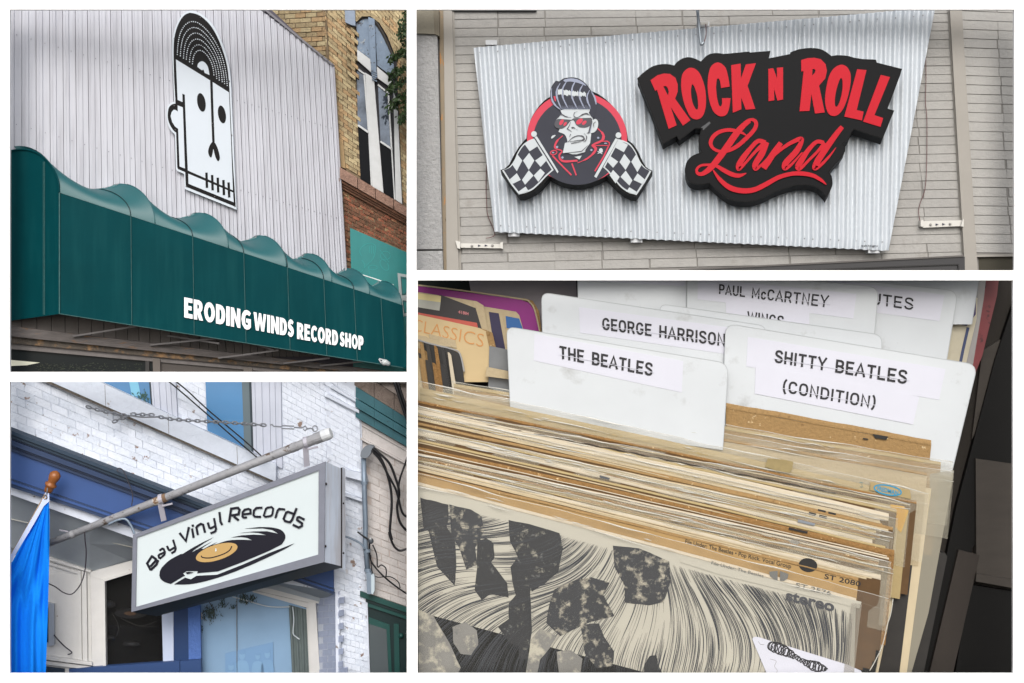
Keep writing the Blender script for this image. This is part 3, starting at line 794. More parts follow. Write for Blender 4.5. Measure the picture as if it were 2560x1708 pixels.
# --- corrugated sheet
CS = thing('corrugated_sign_board', 'white corrugated metal sheet with slanted sides carrying both shop signs', 'sign')
M_cor = mat('white_corrugated_metal', C(212, 219, 226, .74), .38, metal=.08, spec=.4, noise=(2, .04), streak=(C(186, 190, 196, .8), 10, .25))
TLc, TRc, BRc, BLc = c2(250, 182), c2(2012, 28), c2(1833, 957), c2(330, 885)
pitch = 22.6
NR, NC = 26, 620
def lean2(x): return lerp(.075, -.03, (x - 1180) / 1150)
rows = []
for i in range(NR + 1):
    s_ = i / NR; row = []
    a, b = lp(TLc, BLc, s_), lp(TRc, BRc, s_)
    for j in range(NC + 1):
        x, y = lp(a, b, j / NC)
        q = x - lean2(x) * (y - 110)
        ph = 2 * math.pi * q / pitch
        o = .20 + .030 * math.cos(ph) + .004 * math.sin(q * .07 + 2 * s_)
        yy = y + .9 * math.cos(ph) * (1 if i == NR else (-.6 if i == 0 else 0))
        row.append(FW.hit(x, yy, o))
    rows.append(row)
MB().grid(rows).obj('corrugated_sheet', M_cor, CS, soft=True, norm=False)
for u_ in (.23, .46, .71):
    a, b = lp(TLc, TRc, u_), lp(BLc, BRc, u_ + .012)
    MB().rib([lp(a, b, t / 12) for t in range(13)], 1.6, FW, .232, .012).obj('sheet_lap', M_cor, CS)
for k, (x, y) in enumerate(((318, 162), (1128, 92), (404, 893), (872, 916), (1778, 957))):
    MB().slab(c2([(x - 22, y - 9), (x + 22, y - 9), (x + 22, y + 9), (x - 22, y + 9)]), FW, .16, .14).obj('fixing_bracket', mat('white_bracket', C(205, 208, 212, .8), .5), CS)
rv = []
for s_ in (.03, .965):
    for k in range(30):
        a, b = lp(TLc, BLc, s_), lp(TRc, BRc, s_); x, y = lp(a, b, (k + .4) / 30); q = x - lean2(x) * (y - 110)
        x += -(q % pitch) if (q % pitch) < pitch / 2 else pitch - (q % pitch)
        rv.append((x, y))
M_riv = mat('rivet_steel', C(150, 152, 156, .8), .35, metal=.4)
for (x, y) in rv:
    m = MB(); p = FW.hit(x, y, .226); m.ball(p, .0095, 4); m.obj('rivet', M_riv, CS, soft=True)
tx_ = MB().text('quicksigns', c2([(1728, 933), (1792, 934), (1792, 942), (1728, 941)]), FW, .232, .01)
tx_.obj('lettering', M_blk, CS, norm=False)

# --- sign boxes
M_box = mat('black_sign_box', C(17, 18, 22, .6), .5, spec=.12, noise=(3, .12))
M_boxs = mat('black_sign_side', C(9, 9, 11, .6), .5, spec=.12, noise=(5, .2))
M_red = mat('red_sign_vinyl', C(220, 10, 40, .60), .5, spec=.2, noise=(5, .05))
M_rose = mat('rose_red_vinyl', C(220, 70, 92, .66), .5, spec=.2)
M_charc = mat('charcoal_vinyl', C(66, 68, 80, .6), .5, spec=.15, noise=(2.5, .12))
M_pale = mat('pale_sign_vinyl', C(212, 220, 225, .62), .4)
M_ink = mat('dark_ink', C(62, 62, 72, .72), .45)
M_steel = mat('blue_grey_vinyl', C(140, 148, 172, .78), .42)
OFF = .46
EXR = (.012, .15, -.06)
RS = thing('shop_sign', 'black cut-out sign box with large red two-tier lettering, right of the emblem', 'sign')
outR = [(48, 290)] + smooth([(90, 250), (150, 205), (210, 180), (290, 172), (355, 185)], 3) + smooth([(380, 155), (425, 125), (480, 115), (535, 130), (578, 152)], 3) + smooth([(610, 118), (650, 90), (710, 80), (770, 88)], 3) + [(980, 68), (988, 76), (1158, 62), (1145, 125), (1330, 88), (1335, 72)] + smooth([(1400, 48), (1480, 38), (1560, 42), (1620, 65), (1672, 105)], 3) + smooth([(1720, 98), (1800, 102), (1860, 118), (1930, 130)], 3) + [(2045, 135), (2052, 160), (2262, 212), (2248, 260), (2140, 545), (2196, 562), (2102, 792), (1862, 712), (1840, 740), (1815, 800), (1765, 835), (1785, 860), (1785, 900), (1750, 960), (1700, 1010), (1650, 1075)] + smooth([(1672, 1110), (1680, 1165), (1668, 1215), (1630, 1285)], 3) + [(1615, 1260)] + smooth([(1560, 1205), (1500, 1185), (1420, 1180), (1330, 1195), (1200, 1240), (1100, 1290), (1000, 1320), (880, 1318), (800, 1290), (720, 1230), (650, 1165)], 3) + smooth([(600, 1175), (530, 1175), (480, 1150), (452, 1090), (450, 1040), (470, 980), (520, 935), (588, 912)], 3) + smooth([(570, 870), (562, 810), (575, 750), (590, 708)], 3) + [(530, 705), (398, 805), (375, 770), (262, 835), (160, 560)]
MB().slab(rk(outR), FW, OFF, .17, ex=EXR).obj('sign_box', M_box, RS)
MB().rib(rk(outR), 2.2, FW, OFF + .002, .02, closed=True).obj('edge_trim', M_boxs, RS)
LT = [([(155, 305), (215, 262), (270, 248), (320, 252), (365, 285), (384, 340), (384, 400), (362, 460), (490, 640), (428, 686), (325, 530), (375, 682), (308, 714), (210, 385), (195, 395)], [[(262, 355), (302, 432), (308, 400), (302, 375), (288, 354)]]),
      (smooth([(412, 330), (425, 250), (470, 205), (520, 205), (570, 250), (610, 360), (622, 470), (612, 560), (585, 615), (540, 634), (490, 610), (445, 520), (420, 420)], 4, True), [smooth([(502, 345), (495, 400), (505, 480), (530, 540), (548, 550), (555, 520), (548, 440), (528, 370), (512, 342)], 3, True)]),
      (smooth([(820, 358), (808, 280), (785, 200), (740, 160), (700, 160), (660, 195), (640, 270), (635, 370), (650, 480), (680, 560), (720, 600), (760, 608), (795, 590), (815, 540), (828, 455)], 4) + [(755, 455)] + smooth([(757, 500), (745, 525), (728, 510), (712, 440), (706, 360), (712, 300), (725, 290), (738, 310), (748, 370)], 3), []),
      ([(832, 178), (912, 165), (915, 290), (955, 172), (1040, 162), (970, 352), (1035, 545), (955, 552), (916, 450), (918, 548), (846, 578)], []),
      ([(1144, 210), (1185, 203), (1218, 290), (1216, 200), (1268, 196), (1268, 466), (1220, 476), (1192, 375), (1195, 472), (1146, 481)], []),
      ([(1420, 135), (1470, 120), (1530, 116), (1585, 128), (1625, 170), (1636, 225), (1622, 290), (1570, 350), (1618, 575), (1536, 584), (1505, 420), (1490, 562), (1406, 565), (1440, 228), (1422, 232)], [[(1515, 210), (1512, 265), (1535, 240), (1540, 222), (1532, 210)]]),
      (smooth([(1648, 290), (1690, 210), (1750, 175), (1800, 190), (1832, 245), (1835, 320), (1815, 430), (1780, 530), (1735, 590), (1690, 605), (1650, 585), (1625, 520), (1622, 430)], 4, True), [smooth([(1752, 288), (1735, 320), (1712, 400), (1702, 480), (1710, 528), (1735, 505), (1758, 430), (1768, 350), (1765, 300)], 3, True)]),
      ([(1890, 212), (1968, 220), (1886, 555), (1944, 568), (1930, 642), (1782, 610)], []),
      ([(2088, 260), (2165, 278), (2035, 598), (2108, 622), (2086, 696), (1940, 652)], [])]
for lo, ho in LT:
    MB().slab(rk(lo), FW, OFF + .012, .012, holes=[rk(h) for h in ho], back=False).obj('letter', M_red, RS)
# script word and swash: brush strokes
sc_ = MB()
k_ = [0]
def brush(pts, ws, n=8):
    P = smooth(pts, n); m = len(P); wl = []
    for i in range(m):
        t = i / (m - 1) * (len(ws) - 1); a = int(min(t, len(ws) - 2)); wl.append(lerp(ws[a], ws[a + 1], t - a) / 3.357)
    k_[0] += 1
    h_ = m // 2
    for i_, (a_, b_) in enumerate(((0, h_ + 1), (h_, m))):
        MB().rib(rk(P[a_:b_]), wl[a_:b_], FW, OFF + .010 + .0012 * k_[0] + .0006 * i_, .001).obj('script_stroke', M_red, RS)
brush([(962, 770), (920, 745), (860, 728), (800, 722), (730, 740), (680, 780), (660, 830), (680, 875), (730, 900), (800, 898), (880, 860), (950, 800), (1010, 740), (1040, 690), (1035, 650), (1000, 635), (950, 660), (900, 730)], [6, 22, 30, 30, 32, 34, 32, 26, 24, 28, 34, 36, 34, 34, 32, 24, 26, 36])
brush([(990, 645), (930, 690), (870, 760), (800, 860), (720, 970), (650, 1050), (590, 1090), (550, 1085), (545, 1050), (580, 1020), (640, 1015), (700, 1020), (770, 1060), (840, 1095), (900, 1105), (960, 1085)], [30, 46, 56, 56, 54, 48, 34, 26, 22, 20, 22, 26, 36, 38, 34, 6])
brush([(1120, 830), (1060, 815), (1000, 870), (930, 960), (895, 1020), (900, 1050), (960, 990), (1040, 900), (1120, 830)], [40, 36, 36, 48, 46, 30, 22, 26, 50])
brush([(1135, 825), (1090, 920), (1035, 1010), (1040, 1048), (1090, 1010), (1150, 940)], [34, 56, 48, 34, 18, 8])
brush([(1250, 830), (1200, 900), (1140, 990), (1105, 1045)], [40, 50, 54, 46])
brush([(1120, 1020), (1200, 930), (1300, 850), (1400, 800), (1425, 812), (1380, 900), (1290, 1000), (1285, 1045), (1340, 1010), (1430, 910)], [14, 22, 30, 38, 34, 50, 52, 36, 22, 10])
brush([(1610, 830), (1550, 822), (1480, 890), (1420, 980), (1390, 1030), (1410, 1048), (1480, 980), (1560, 900), (1620, 830)], [34, 32, 38, 50, 44, 28, 22, 24, 36])
brush([(1765, 695), (1720, 750), (1640, 860), (1560, 980), (1535, 1040), (1580, 1020), (1650, 950), (1712, 870)], [36, 44, 52, 54, 44, 26, 20, 4])
brush([(680, 1058), (740, 1140), (820, 1205), (920, 1232), (1020, 1225), (1120, 1180), (1230, 1120), (1340, 1090), (1430, 1088), (1520, 1105), (1590, 1145), (1632, 1182)], [8, 34, 44, 44, 42, 40, 36, 34, 36, 34, 26, 4])
MB().rib(rk([(590, 712), (655, 658)]), [9, 5], FW, OFF + .002, .003).obj('seam_mark', mat('worn_edge', C(70, 72, 76, .7), .5), RS)

# --- round emblem with flags
EM = thing('emblem_sign', 'round emblem sign of a quiffed rocker in sunglasses between two chequered flags', 'sign')
outE = [(52, 1130), (100, 1115), (150, 1070), (200, 970), (260, 870), (330, 785), (350, 765)] + smooth([(360, 690), (385, 590), (430, 490), (500, 390), (570, 320), (622, 288)], 3) + smooth([(625, 220), (645, 160), (690, 100)], 3) + [(725, 110)] + smooth([(780, 75), (860, 62), (940, 72), (1000, 105), (1050, 150), (1100, 220)], 3) + smooth([(1180, 255), (1270, 320), (1370, 420), (1440, 520), (1500, 650), (1525, 790)], 3) + smooth([(1580, 830), (1640, 920), (1690, 1030), (1740, 1105), (1805, 1140)], 3) + [(1620, 1432), (1560, 1430), (1480, 1390), (1400, 1330), (1270, 1195), (1200, 1235)] + smooth([(1120, 1270), (1000, 1295), (930, 1300), (830, 1288), (740, 1262), (625, 1200)], 3) + [(540, 1300), (450, 1370), (330, 1425), (270, 1425), (180, 1310)]
MB().slab(e1(outE), FW, OFF, .17, ex=(.012, .15, -.05)).obj('sign_box', M_boxs, EM)
def pr(name, m, polys, lvl, fn=e1):
    for i, q in enumerate(polys): MB().slab(fn(q), FW, OFF + .0022 * lvl + i * .00015, .003, back=False).obj(name, m, EM)
def ln(name, m, strokes, lvl, fn=e1, sc=4.612):
    for i, (p, w_) in enumerate(strokes):
        w2 = [x / sc for x in w_] if isinstance(w_, list) else w_ / sc
        MB().rib(fn(p), w2, FW, OFF + .0022 * lvl + i * .00015, .002).obj(name, m, EM)
disc = ell(937, 760, 588, 535, 4, 48)
pr('red_ring', M_rose, [[p for p in ell(935, 760, 578, 530, 5, 48)]], 1)
pr('dark_disc', M_charc, [ell(937, 800, 512, 502, 5, 48)], 2)
flagL = smooth([(440, 768), (380, 790), (310, 840), (250, 930), (210, 1020), (150, 1100), (70, 1135)], 4) + [(175, 1300), (265, 1415)] + smooth([(340, 1395), (420, 1360), (500, 1290), (580, 1205), (665, 1130)], 4)
flagR = smooth([(1410, 775), (1480, 795), (1550, 835), (1610, 920), (1660, 1030), (1720, 1105), (1790, 1145)], 4) + [(1720, 1270), (1620, 1420)] + smooth([(1540, 1400), (1450, 1340), (1370, 1250), (1290, 1150), (1235, 1100)], 4)
pr('flag_border', M_pale, [flagL, flagR], 3)
inn = lambda q, s_: [(sum(p[0] for p in q) / len(q) + (x - sum(p[0] for p in q) / len(q)) * s_, sum(p[1] for p in q) / len(q) + (y - sum(p[1] for p in q) / len(q)) * s_) for x, y in q]
pr('flag_field', M_charc, [inn(flagL, .93), inn(flagR, .93)], 4)
chk = [[(332, 835), (440, 775), (490, 850), (388, 915)], [(245, 950), (303, 1022), (240, 1145), (188, 1070)], [(312, 1022), (382, 935), (442, 1022), (378, 1130)], [(452, 1022), (555, 950), (592, 1010), (515, 1095)], [(158, 1240), (240, 1168), (285, 1245), (190, 1292)], [(300, 1245), (378, 1135), (432, 1195), (335, 1300)], [(435, 1195), (512, 1115), (562, 1165), (488, 1268)], [(245, 1390), (342, 1322), (375, 1372), (280, 1408)],
       [(1372, 870), (1408, 782), (1522, 840), (1474, 925)], [(1310, 965), (1408, 1035), (1350, 1105), (1278, 1028)], [(1480, 945), (1550, 1035), (1494, 1130), (1424, 1040)], [(1612, 955), (1676, 1078), (1630, 1155), (1560, 1035)], [(1350, 1130), (1425, 1210), (1380, 1285), (1310, 1190)], [(1496, 1138), (1572, 1250), (1538, 1310), (1436, 1210)], [(1632, 1170), (1715, 1240), (1690, 1295), (1585, 1245)], [(1538, 1330), (1626, 1385), (1600, 1412), (1502, 1380)]]
pr('flag_check', M_pale, chk, 5)
pr('flag_pole', M_pale, [[(445, 752), (472, 742), (720, 1148), (710, 1170)], [(1378, 765), (1408, 775), (1158, 1222), (1132, 1205)]], 6)
pr('pole_knob', M_pale, [ell(438, 716, 33, 33), ell(1412, 730, 33, 33)], 7)
# jacket, head
ln('jacket_piping', M_rose, [([(650, 965), (760, 1080), (870, 1190)], 17), ([(875, 1055), (925, 1192)], 16), ([(1300, 850), (1240, 980), (1140, 1145)], [14, 18, 16]), ([(1110, 850), (1290, 848)], 10), ([(1215, 800), (1280, 798), (1308, 815), (1305, 850)], 12)], 6)
ln('collar_piping', M_rose, [(smooth([(770, 735), (710, 790), (680, 850), (690, 885), (760, 912), (730, 960), (745, 1010), (800, 1032), (940, 1022)], 5), [10, 22, 22, 14, 14, 20, 24, 26, 22]), (smooth([(1170, 650), (1222, 700), (1240, 745), (1215, 795), (1110, 845), (1150, 880), (1130, 930), (1050, 1000), (940, 1050)], 5), [12, 26, 32, 24, 16, 30, 26, 18, 8])], 6)
ln('collar_tab', M_rose, [(ell(665, 930, 38, 24, -14, 16) + [ell(665, 930, 38, 24, -14, 16)[0]], 12)], 6)
pr('stud', M_steel, [ell(704, 866, 14, 14, 0, 12), ell(766, 987, 14, 14, 0, 12), ell(1178, 760, 14, 12, 0, 12), ell(1100, 900, 13, 13, 0, 12), ell(658, 930, 14, 9, 0, 12), ell(1264, 823, 18, 8, 0, 12)], 7)
face = [(735, 430), (1080, 430), (1120, 560), (1110, 600), (1090, 700), (1098, 720), (1085, 820), (1065, 850), (1020, 915), (985, 935), (770, 935), (795, 820), (825, 810)] + smooth([(818, 770), (790, 720), (720, 692)], 3) + [(735, 655), (760, 640), (690, 560), (715, 530), (760, 480)]
pr('face', M_pale, [face], 7)
pr('ear', M_pale, [smooth([(1105, 590), (1125, 550), (1155, 545), (1178, 580), (1172, 640), (1140, 690), (1085, 705), (1095, 640)], 4, True)], 8)
pr('neck_white', M_pale, [[(835, 938), (1035, 908), (1020, 925), (930, 950), (880, 950)], [(905, 980), (988, 965), (962, 1010)]], 8)
hair = smooth([(690, 100), (650, 160), (630, 240), (630, 310), (660, 370), (740, 445)], 4) + [(800, 425), (900, 430), (1000, 425), (1095, 415), (1070, 470), (1100, 520), (1130, 525), (1150, 420), (1158, 380), (1130, 290)] + smooth([(1100, 225), (1050, 155), (1000, 112), (940, 80), (860, 70), (780, 85), (725, 115)], 3)
pr('hair', M_charc, [hair], 8)
st_ = []
for pts in ([(640, 190), (640, 300), (680, 380), (745, 435)], [(740, 130), (700, 210), (705, 300), (750, 420)], [(830, 85), (770, 190), (770, 290), (830, 420)], [(930, 85), (880, 180), (880, 300), (940, 425)], [(1010, 135), (965, 220), (970, 310), (1020, 420)], [(1080, 210), (1050, 280), (1060, 350), (1090, 410)], [(1100, 225), (1140, 300), (1155, 375)]):
    st_.append((smooth(pts, 5), [8, 15, 20, 20, 14, 6]))
ln('hair_strand', M_steel, st_, 9)
pr('hair_shine', M_steel, [smooth([(780, 92), (860, 74), (940, 86), (1000, 118), (1040, 160), (960, 130), (860, 110), (800, 115)], 3, True)], 9)
gl = []
for i in range(5):
    xa, xb = (712, 778, 872, 960, 1)[i], (762, 862, 950, 1036, 2)[i]
    if i == 4: break
    top = [(lerp(xa, xb, t / 10), 205 + i * 11 + R.uniform(-14, 8)) for t in range(11)]
    bot = [(lerp(xb, xa, t / 10), 258 + i * 6 + R.uniform(-8, 16)) for t in range(11)]
    gl.append(top + bot)
pr('hair_gloss', M_pale, gl, 10)
fr2 = []
for x in range(745, 1090, 13):
    fr2.append(([(x, 385 + R.uniform(-5, 8)), (x + 8, 432 + R.uniform(-4, 8))], [1, 5]))
ln('hair_fringe', M_steel, fr2, 10)
pr('red_fleck', M_rose, [[(662, 282), (684, 278), (692, 335), (680, 340)]], 10)
gla = [smooth([(715, 540), (690, 560), (672, 600), (690, 640), (740, 655), (790, 640), (830, 600), (862, 560), (880, 545)], 3) + [(890, 535), (1095, 528), (1110, 545), (1108, 570)] + smooth([(1085, 620), (1040, 640), (980, 640), (930, 615), (905, 570)], 3) + [(890, 552), (870, 560)]]
pr('sunglasses', M_ink, gla, 10)
pr('lens_glint', M_rose, [ell(755, 580, 20, 38, 32, 16), ell(797, 600, 15, 26, 38, 16), ell(962, 571, 26, 46, 52, 16), ell(1017, 586, 18, 32, 48, 16)], 11)
L9 = lambda *q: q
ln('face_line', M_ink, [(smooth([(720, 525), (755, 490), (800, 512), (865, 525)], 4), [3, 12, 10, 3]), (smooth([(940, 452), (905, 470), (900, 510), (940, 525), (1000, 490), (1045, 480), (1085, 500)], 4), [2, 7, 8, 6, 14, 14, 5]), ([(862, 575), (845, 620), (820, 655), (872, 685)], [3, 7, 8, 4]), (smooth([(872, 645), (895, 640), (915, 658)], 4), [16, 12, 4]), ([(862, 715), (845, 752)], [8, 3]), (smooth([(830, 808), (880, 760), (940, 735), (1000, 742), (1012, 780), (940, 790), (850, 803)], 4), [5, 9, 9, 14, 20, 7, 4]), (smooth([(1015, 708), (1045, 745), (1035, 790), (1010, 808)], 4), [3, 10, 8, 3]), ([(868, 823), (985, 800)], [8, 4]), ([(775, 937), (985, 915), (1062, 845)], [3, 8, 3]), ([(1108, 570), (1085, 640), (1070, 700), (1050, 705)], [10, 16, 14, 4]), (smooth([(1150, 575), (1130, 590), (1125, 615), (1128, 640)], 4), [6, 10, 8, 4]), ([(1165, 545), (1200, 552)], [8, 2]), ([(930, 660), (936, 668)], 6)], 12)
pr('sideburn', M_steel, [[(1100, 590), (1112, 585), (1098, 660), (1085, 700), (1060, 702), (1085, 650)]], 11)
pr('spit_drop', M_pale, [smooth([(635, 760), (650, 735), (688, 728), (665, 755), (645, 768)], 3, True)], 7)
pr('skull_badge', M_pale, [ell(1210, 903, 22, 24, 0, 14)], 7)
ln('crossbones', M_pale, [([(1172, 915), (1225, 945)], 8), ([(1232, 918), (1172, 940)], 8), ([(1196, 925), (1222, 925)], 12)], 7)

# --- small wall lamps, wires, hook
M_fx = mat('white_fixture_paint', C(208, 206, 200, .8), .5)
def wall_bar(f, q, bolts, label, flip):
    o = thing('light_bar', label, 'light', 'light bars on the block wall')
    MB().slab(f(q), FW, .08, .06).obj('base', M_fx, o)
    y0 = sum(p[1] for p in q) / 4; xs_ = [min(p[0] for p in q), max(p[0] for p in q)]
    for i, x in enumerate(xs_):
        d = 12 if i else -12
        MB().slab(f([(x - 8 + (d if flip == i else 0), y0 - 30 + (0 if flip == i else 12)), (x + 8, y0 - 24), (x + 8, y0 + 18), (x - 8, y0 + 14)]), FW, .13, .1).obj('end_bracket', M_fx, o)
    for k, (x, y) in enumerate(bolts):
        if k in (1, 2): MB().slab(f([(x - 8, y - 6), (x + 9, y), (x - 8, y + 6)]), FW, .09, .01).obj('arrow_mark', mat('dark_mark', C(40, 44, 70, .7), .5), o)
        else: MB().ball(FW.hit(*f(x, y), .085), .018, 5).obj('bolt', mat('bolt', C(170, 168, 164, .8), .4, metal=.3), o)
    return o
wall_bar(l2, [(278, 1398), (530, 1402), (532, 1428), (290, 1424)], [(356, 1414), (400, 1412), (440, 1411), (478, 1411)], 'white light bar at the lower left of the block wall', 0)
wall_bar(r2, [(480, 1248), (716, 1242), (706, 1276), (486, 1286)], [(530, 1268), (568, 1267), (607, 1265), (644, 1264)], 'white light bar at the right beside the steel post', 1)
wm = mat('maroon_wire', C(120, 84, 84, .7), .6)
def wire(name, f, pts, pl, off, r, m, label, cat='wire', n=6):
    o = MB().tube([pl.hit(*f(*p), off) for p in smooth(pts, n)], r, 5).obj(name, m, soft=True)
    return tag(o, label, cat)
wire('wire', r2, [(500, 235), (503, 400), (500, 550), (508, 650), (507, 900), (497, 1060), (470, 1140), (460, 1190), (470, 1260)], FW, .06, .005, wm, 'thin maroon wire hanging right of the corrugated sheet')
wire('wire', l2, [(444, 930), (440, 1040), (443, 1150), (450, 1230), (478, 1300), (492, 1345), (470, 1362), (440, 1368)], FW, .06, .005, wm, 'thin maroon wire curling below the left edge of the corrugated sheet')
hk = thing('hook_rod', 'grey steel rod with hooked end hanging over the top of the corrugated sheet', 'rod')
gs = mat('galvanised_rod', C(148, 156, 164, .8), .4, metal=.5)
MB().tube([FW.hit(*c2(*p), .36) for p in smooth([(1100, -10), (1108, 80), (1117, 162), (1122, 168), (1128, 160)], 5)], .02, 8).obj('rod', gs, hk, soft=True)
MB().tube([FW.hit(*c2(*p), .30) for p in smooth([(1136, 92), (1137, 130), (1130, 160), (1122, 166)], 5)], .006, 5).obj('wire', wm, hk, soft=True)
MB().slab(c2([(1112, 84), (1145, 84), (1145, 95), (1112, 95)]), FW, .26, .04).obj('bracket', M_fx, hk)
# ================================================================ SET C: white brick record shop with the hanging light-box sign
FG = Pl(1.55, 0.14)
VPG = (2757.0, 2124.0)
c3 = crop(0, 940, 2.0413); s3 = crop(320, 1150, 3.825); p2 = crop(20, 950, 3.92); p3 = crop(480, 950, 3.92); p4 = crop(20, 1330, 4.356); p5 = crop(480, 1330, 4.352)
def vg(x, y24): return VPG[1] - (VPG[1] - y24) * (VPG[0] - x) / (VPG[0] - 24)
def at24(x, y): return VPG[1] - (VPG[1] - y) * (VPG[0] - 24) / (VPG[0] - x)
SHOP = thing('brick_shop', 'white painted brick record shop with blue cornice, seen from below', 'building')
M_wb = [mat('white_painted_brick', C(216, 223, 236, .89), .6, noise=(10, .06), rand=.03, spots=[(C(150, 128, 116, .75), 5, .645, .03), (C(232, 238, 248, .86), 3, .56, .2)], bump=(22, .4)),  # white paint tinted pale blue, the sky's cool shade put into colour
        mat('white_painted_brick_worn', C(210, 218, 232, .88), .65, noise=(10, .08), rand=.03, spots=[(C(140, 112, 98, .75), 6, .61, .03), (C(230, 236, 246, .86), 3, .56, .2)], bump=(22, .5))]
M_wm = mat('white_painted_joint', C(208, 215, 229, .86), .7, noise=(8, .08), spots=[(C(120, 104, 96, .7), 8, .62, .06)])
M_sill = mat('painted_stone_sill', C(206, 214, 228, .84), .7, noise=(8, .08), spots=[(C(150, 140, 132, .75), 6, .66, .06)], bump=(16, .4))
M_dirt = mat('mossy_sill_edge', C(124, 116, 108, .7), .9, noise=(18, .5), bump=(30, .6))
M_blue1 = mat('blue_fascia_paint', C(52, 88, 152, .68), .5, noise=(3, .08))
M_blue2 = mat('dark_blue_moulding', C(40, 66, 108, .6), .45, noise=(6, .12))
M_blue3 = mat('slate_blue_top', C(40, 66, 90, .6), .6, noise=(8, .2))
M_cream = mat('cream_white_paint', C(214, 213, 211, .86), .6, noise=(6, .07), spots=[(C(140, 104, 76, .7), 5, .71, .05)], bump=(14, .12))
M_bglass = mat('sky_painted_glass', C(96, 152, 204, .72), .06, spec=.7, noise=(.7, .18))  # blue sky reflection put into the base colour
def poly_band(xa, xb, ya, yb): return [(xa, vg(xa, ya)), (xb, vg(xb, ya)), (xb, vg(xb, yb)), (xa, vg(xa, yb))]
MB().slab([(8, 944), (900, 944), (925, 1694), (840, 1694), (838, 1480), (600, 1440), (8, 1230)], FG, .0, .05).obj('wall', M_wm, SHOP)
sill_lo, sill_hi = at24(117, 955), at24(250, 955)
win1 = [(243, 930), (372, 930), (379, 1016), (250, 958)]; win2 = [(513, 940), (628, 940), (634, 1140), (519, 1086)]
fr1 = [(371, 930), (438, 930), (444, 1046), (378, 1016)]; fr2_ = [(626, 930), (702, 930), (706, 1172), (632, 1138)]
band_c = lambda p: at24(*p)
PG = Persp(VPG, 24, .0163)
def fg(u, v):
    x, y = PG(u, 1090 - (v - 0) * 21.5); return (x + .035 * (y - 1100), y)
def keepG(p):
    x, y = p
    a = at24(x, y)
    if not (12 < x < 1000 and 946 < y < 1692): return False
    if x > 893 + .028 * (y - 955): return False
    if x < 838:
        if a > 1078: return False
        if sill_hi - 3 < a < sill_lo + 4 and x < 690: return False
        for q in (win1, win2, fr1, fr2_):
            if inside(p, q): return False
        if a < sill_hi and (250 < x < 378 or 519 < x < 632): return False
        # hidden behind the sign box
        return .035 if x > 814 + .02 * (y - 955) else True
    if y < 1190: return .035
    return x > 846 + (y - 1429) * .04
ng = bricks(SHOP, FG, fg, 30, 34, M_wb, keepG, gap=(.006, .025), off=.010, th=.03, inset=.45, rough=.16, offj=.004, row0=-32, limit=285, rest='small_bricks', voids=[win1 and [(243, 930), (440, 930), (446, 1048), (250, 958)], [(513, 940), (704, 940), (708, 1174), (519, 1086)]])
MB().slab([(815, 944), (893, 944), (906, 1188), (817, 1188)], FG, .034, .03).obj('pilaster_core', M_wm, SHOP)
# side of the pier
ps = plane3((846, 1430, FG.hit(846, 1430).y + .01), (792, 1450, FG.hit(846, 1430).y + .6), (846, 1690, FG.hit(850, 1690).y + .01))
MB().slab([(790, 1500), (830, 1484), (846, 1478), (856, 1694), (797, 1694)], ps, .002, .03).obj('pier_side', M_wm, SHOP)
def fps(u, v): return (792 + u * 26 + v * .35, 1690 - v * 16 - u * 2.0)
MBs = lambda p: 795 < p[0] < 848 + .04 * (p[1] - 1429) and 1492 - (p[0] - 790) * .3 < p[1] < 1694
M_shade = mat('shaded_white_brick', C(178, 188, 214, .84), .6, noise=(10, .08), rand=.03, bump=(22, .4))  # darker copy of the white brick, painting in the side's shade
bricks(SHOP, ps, fps, 14, 3, [M_shade], MBs, gap=(.02, .05), off=.012, th=.03, inset=.5, rough=.1, offj=.004, limit=60)
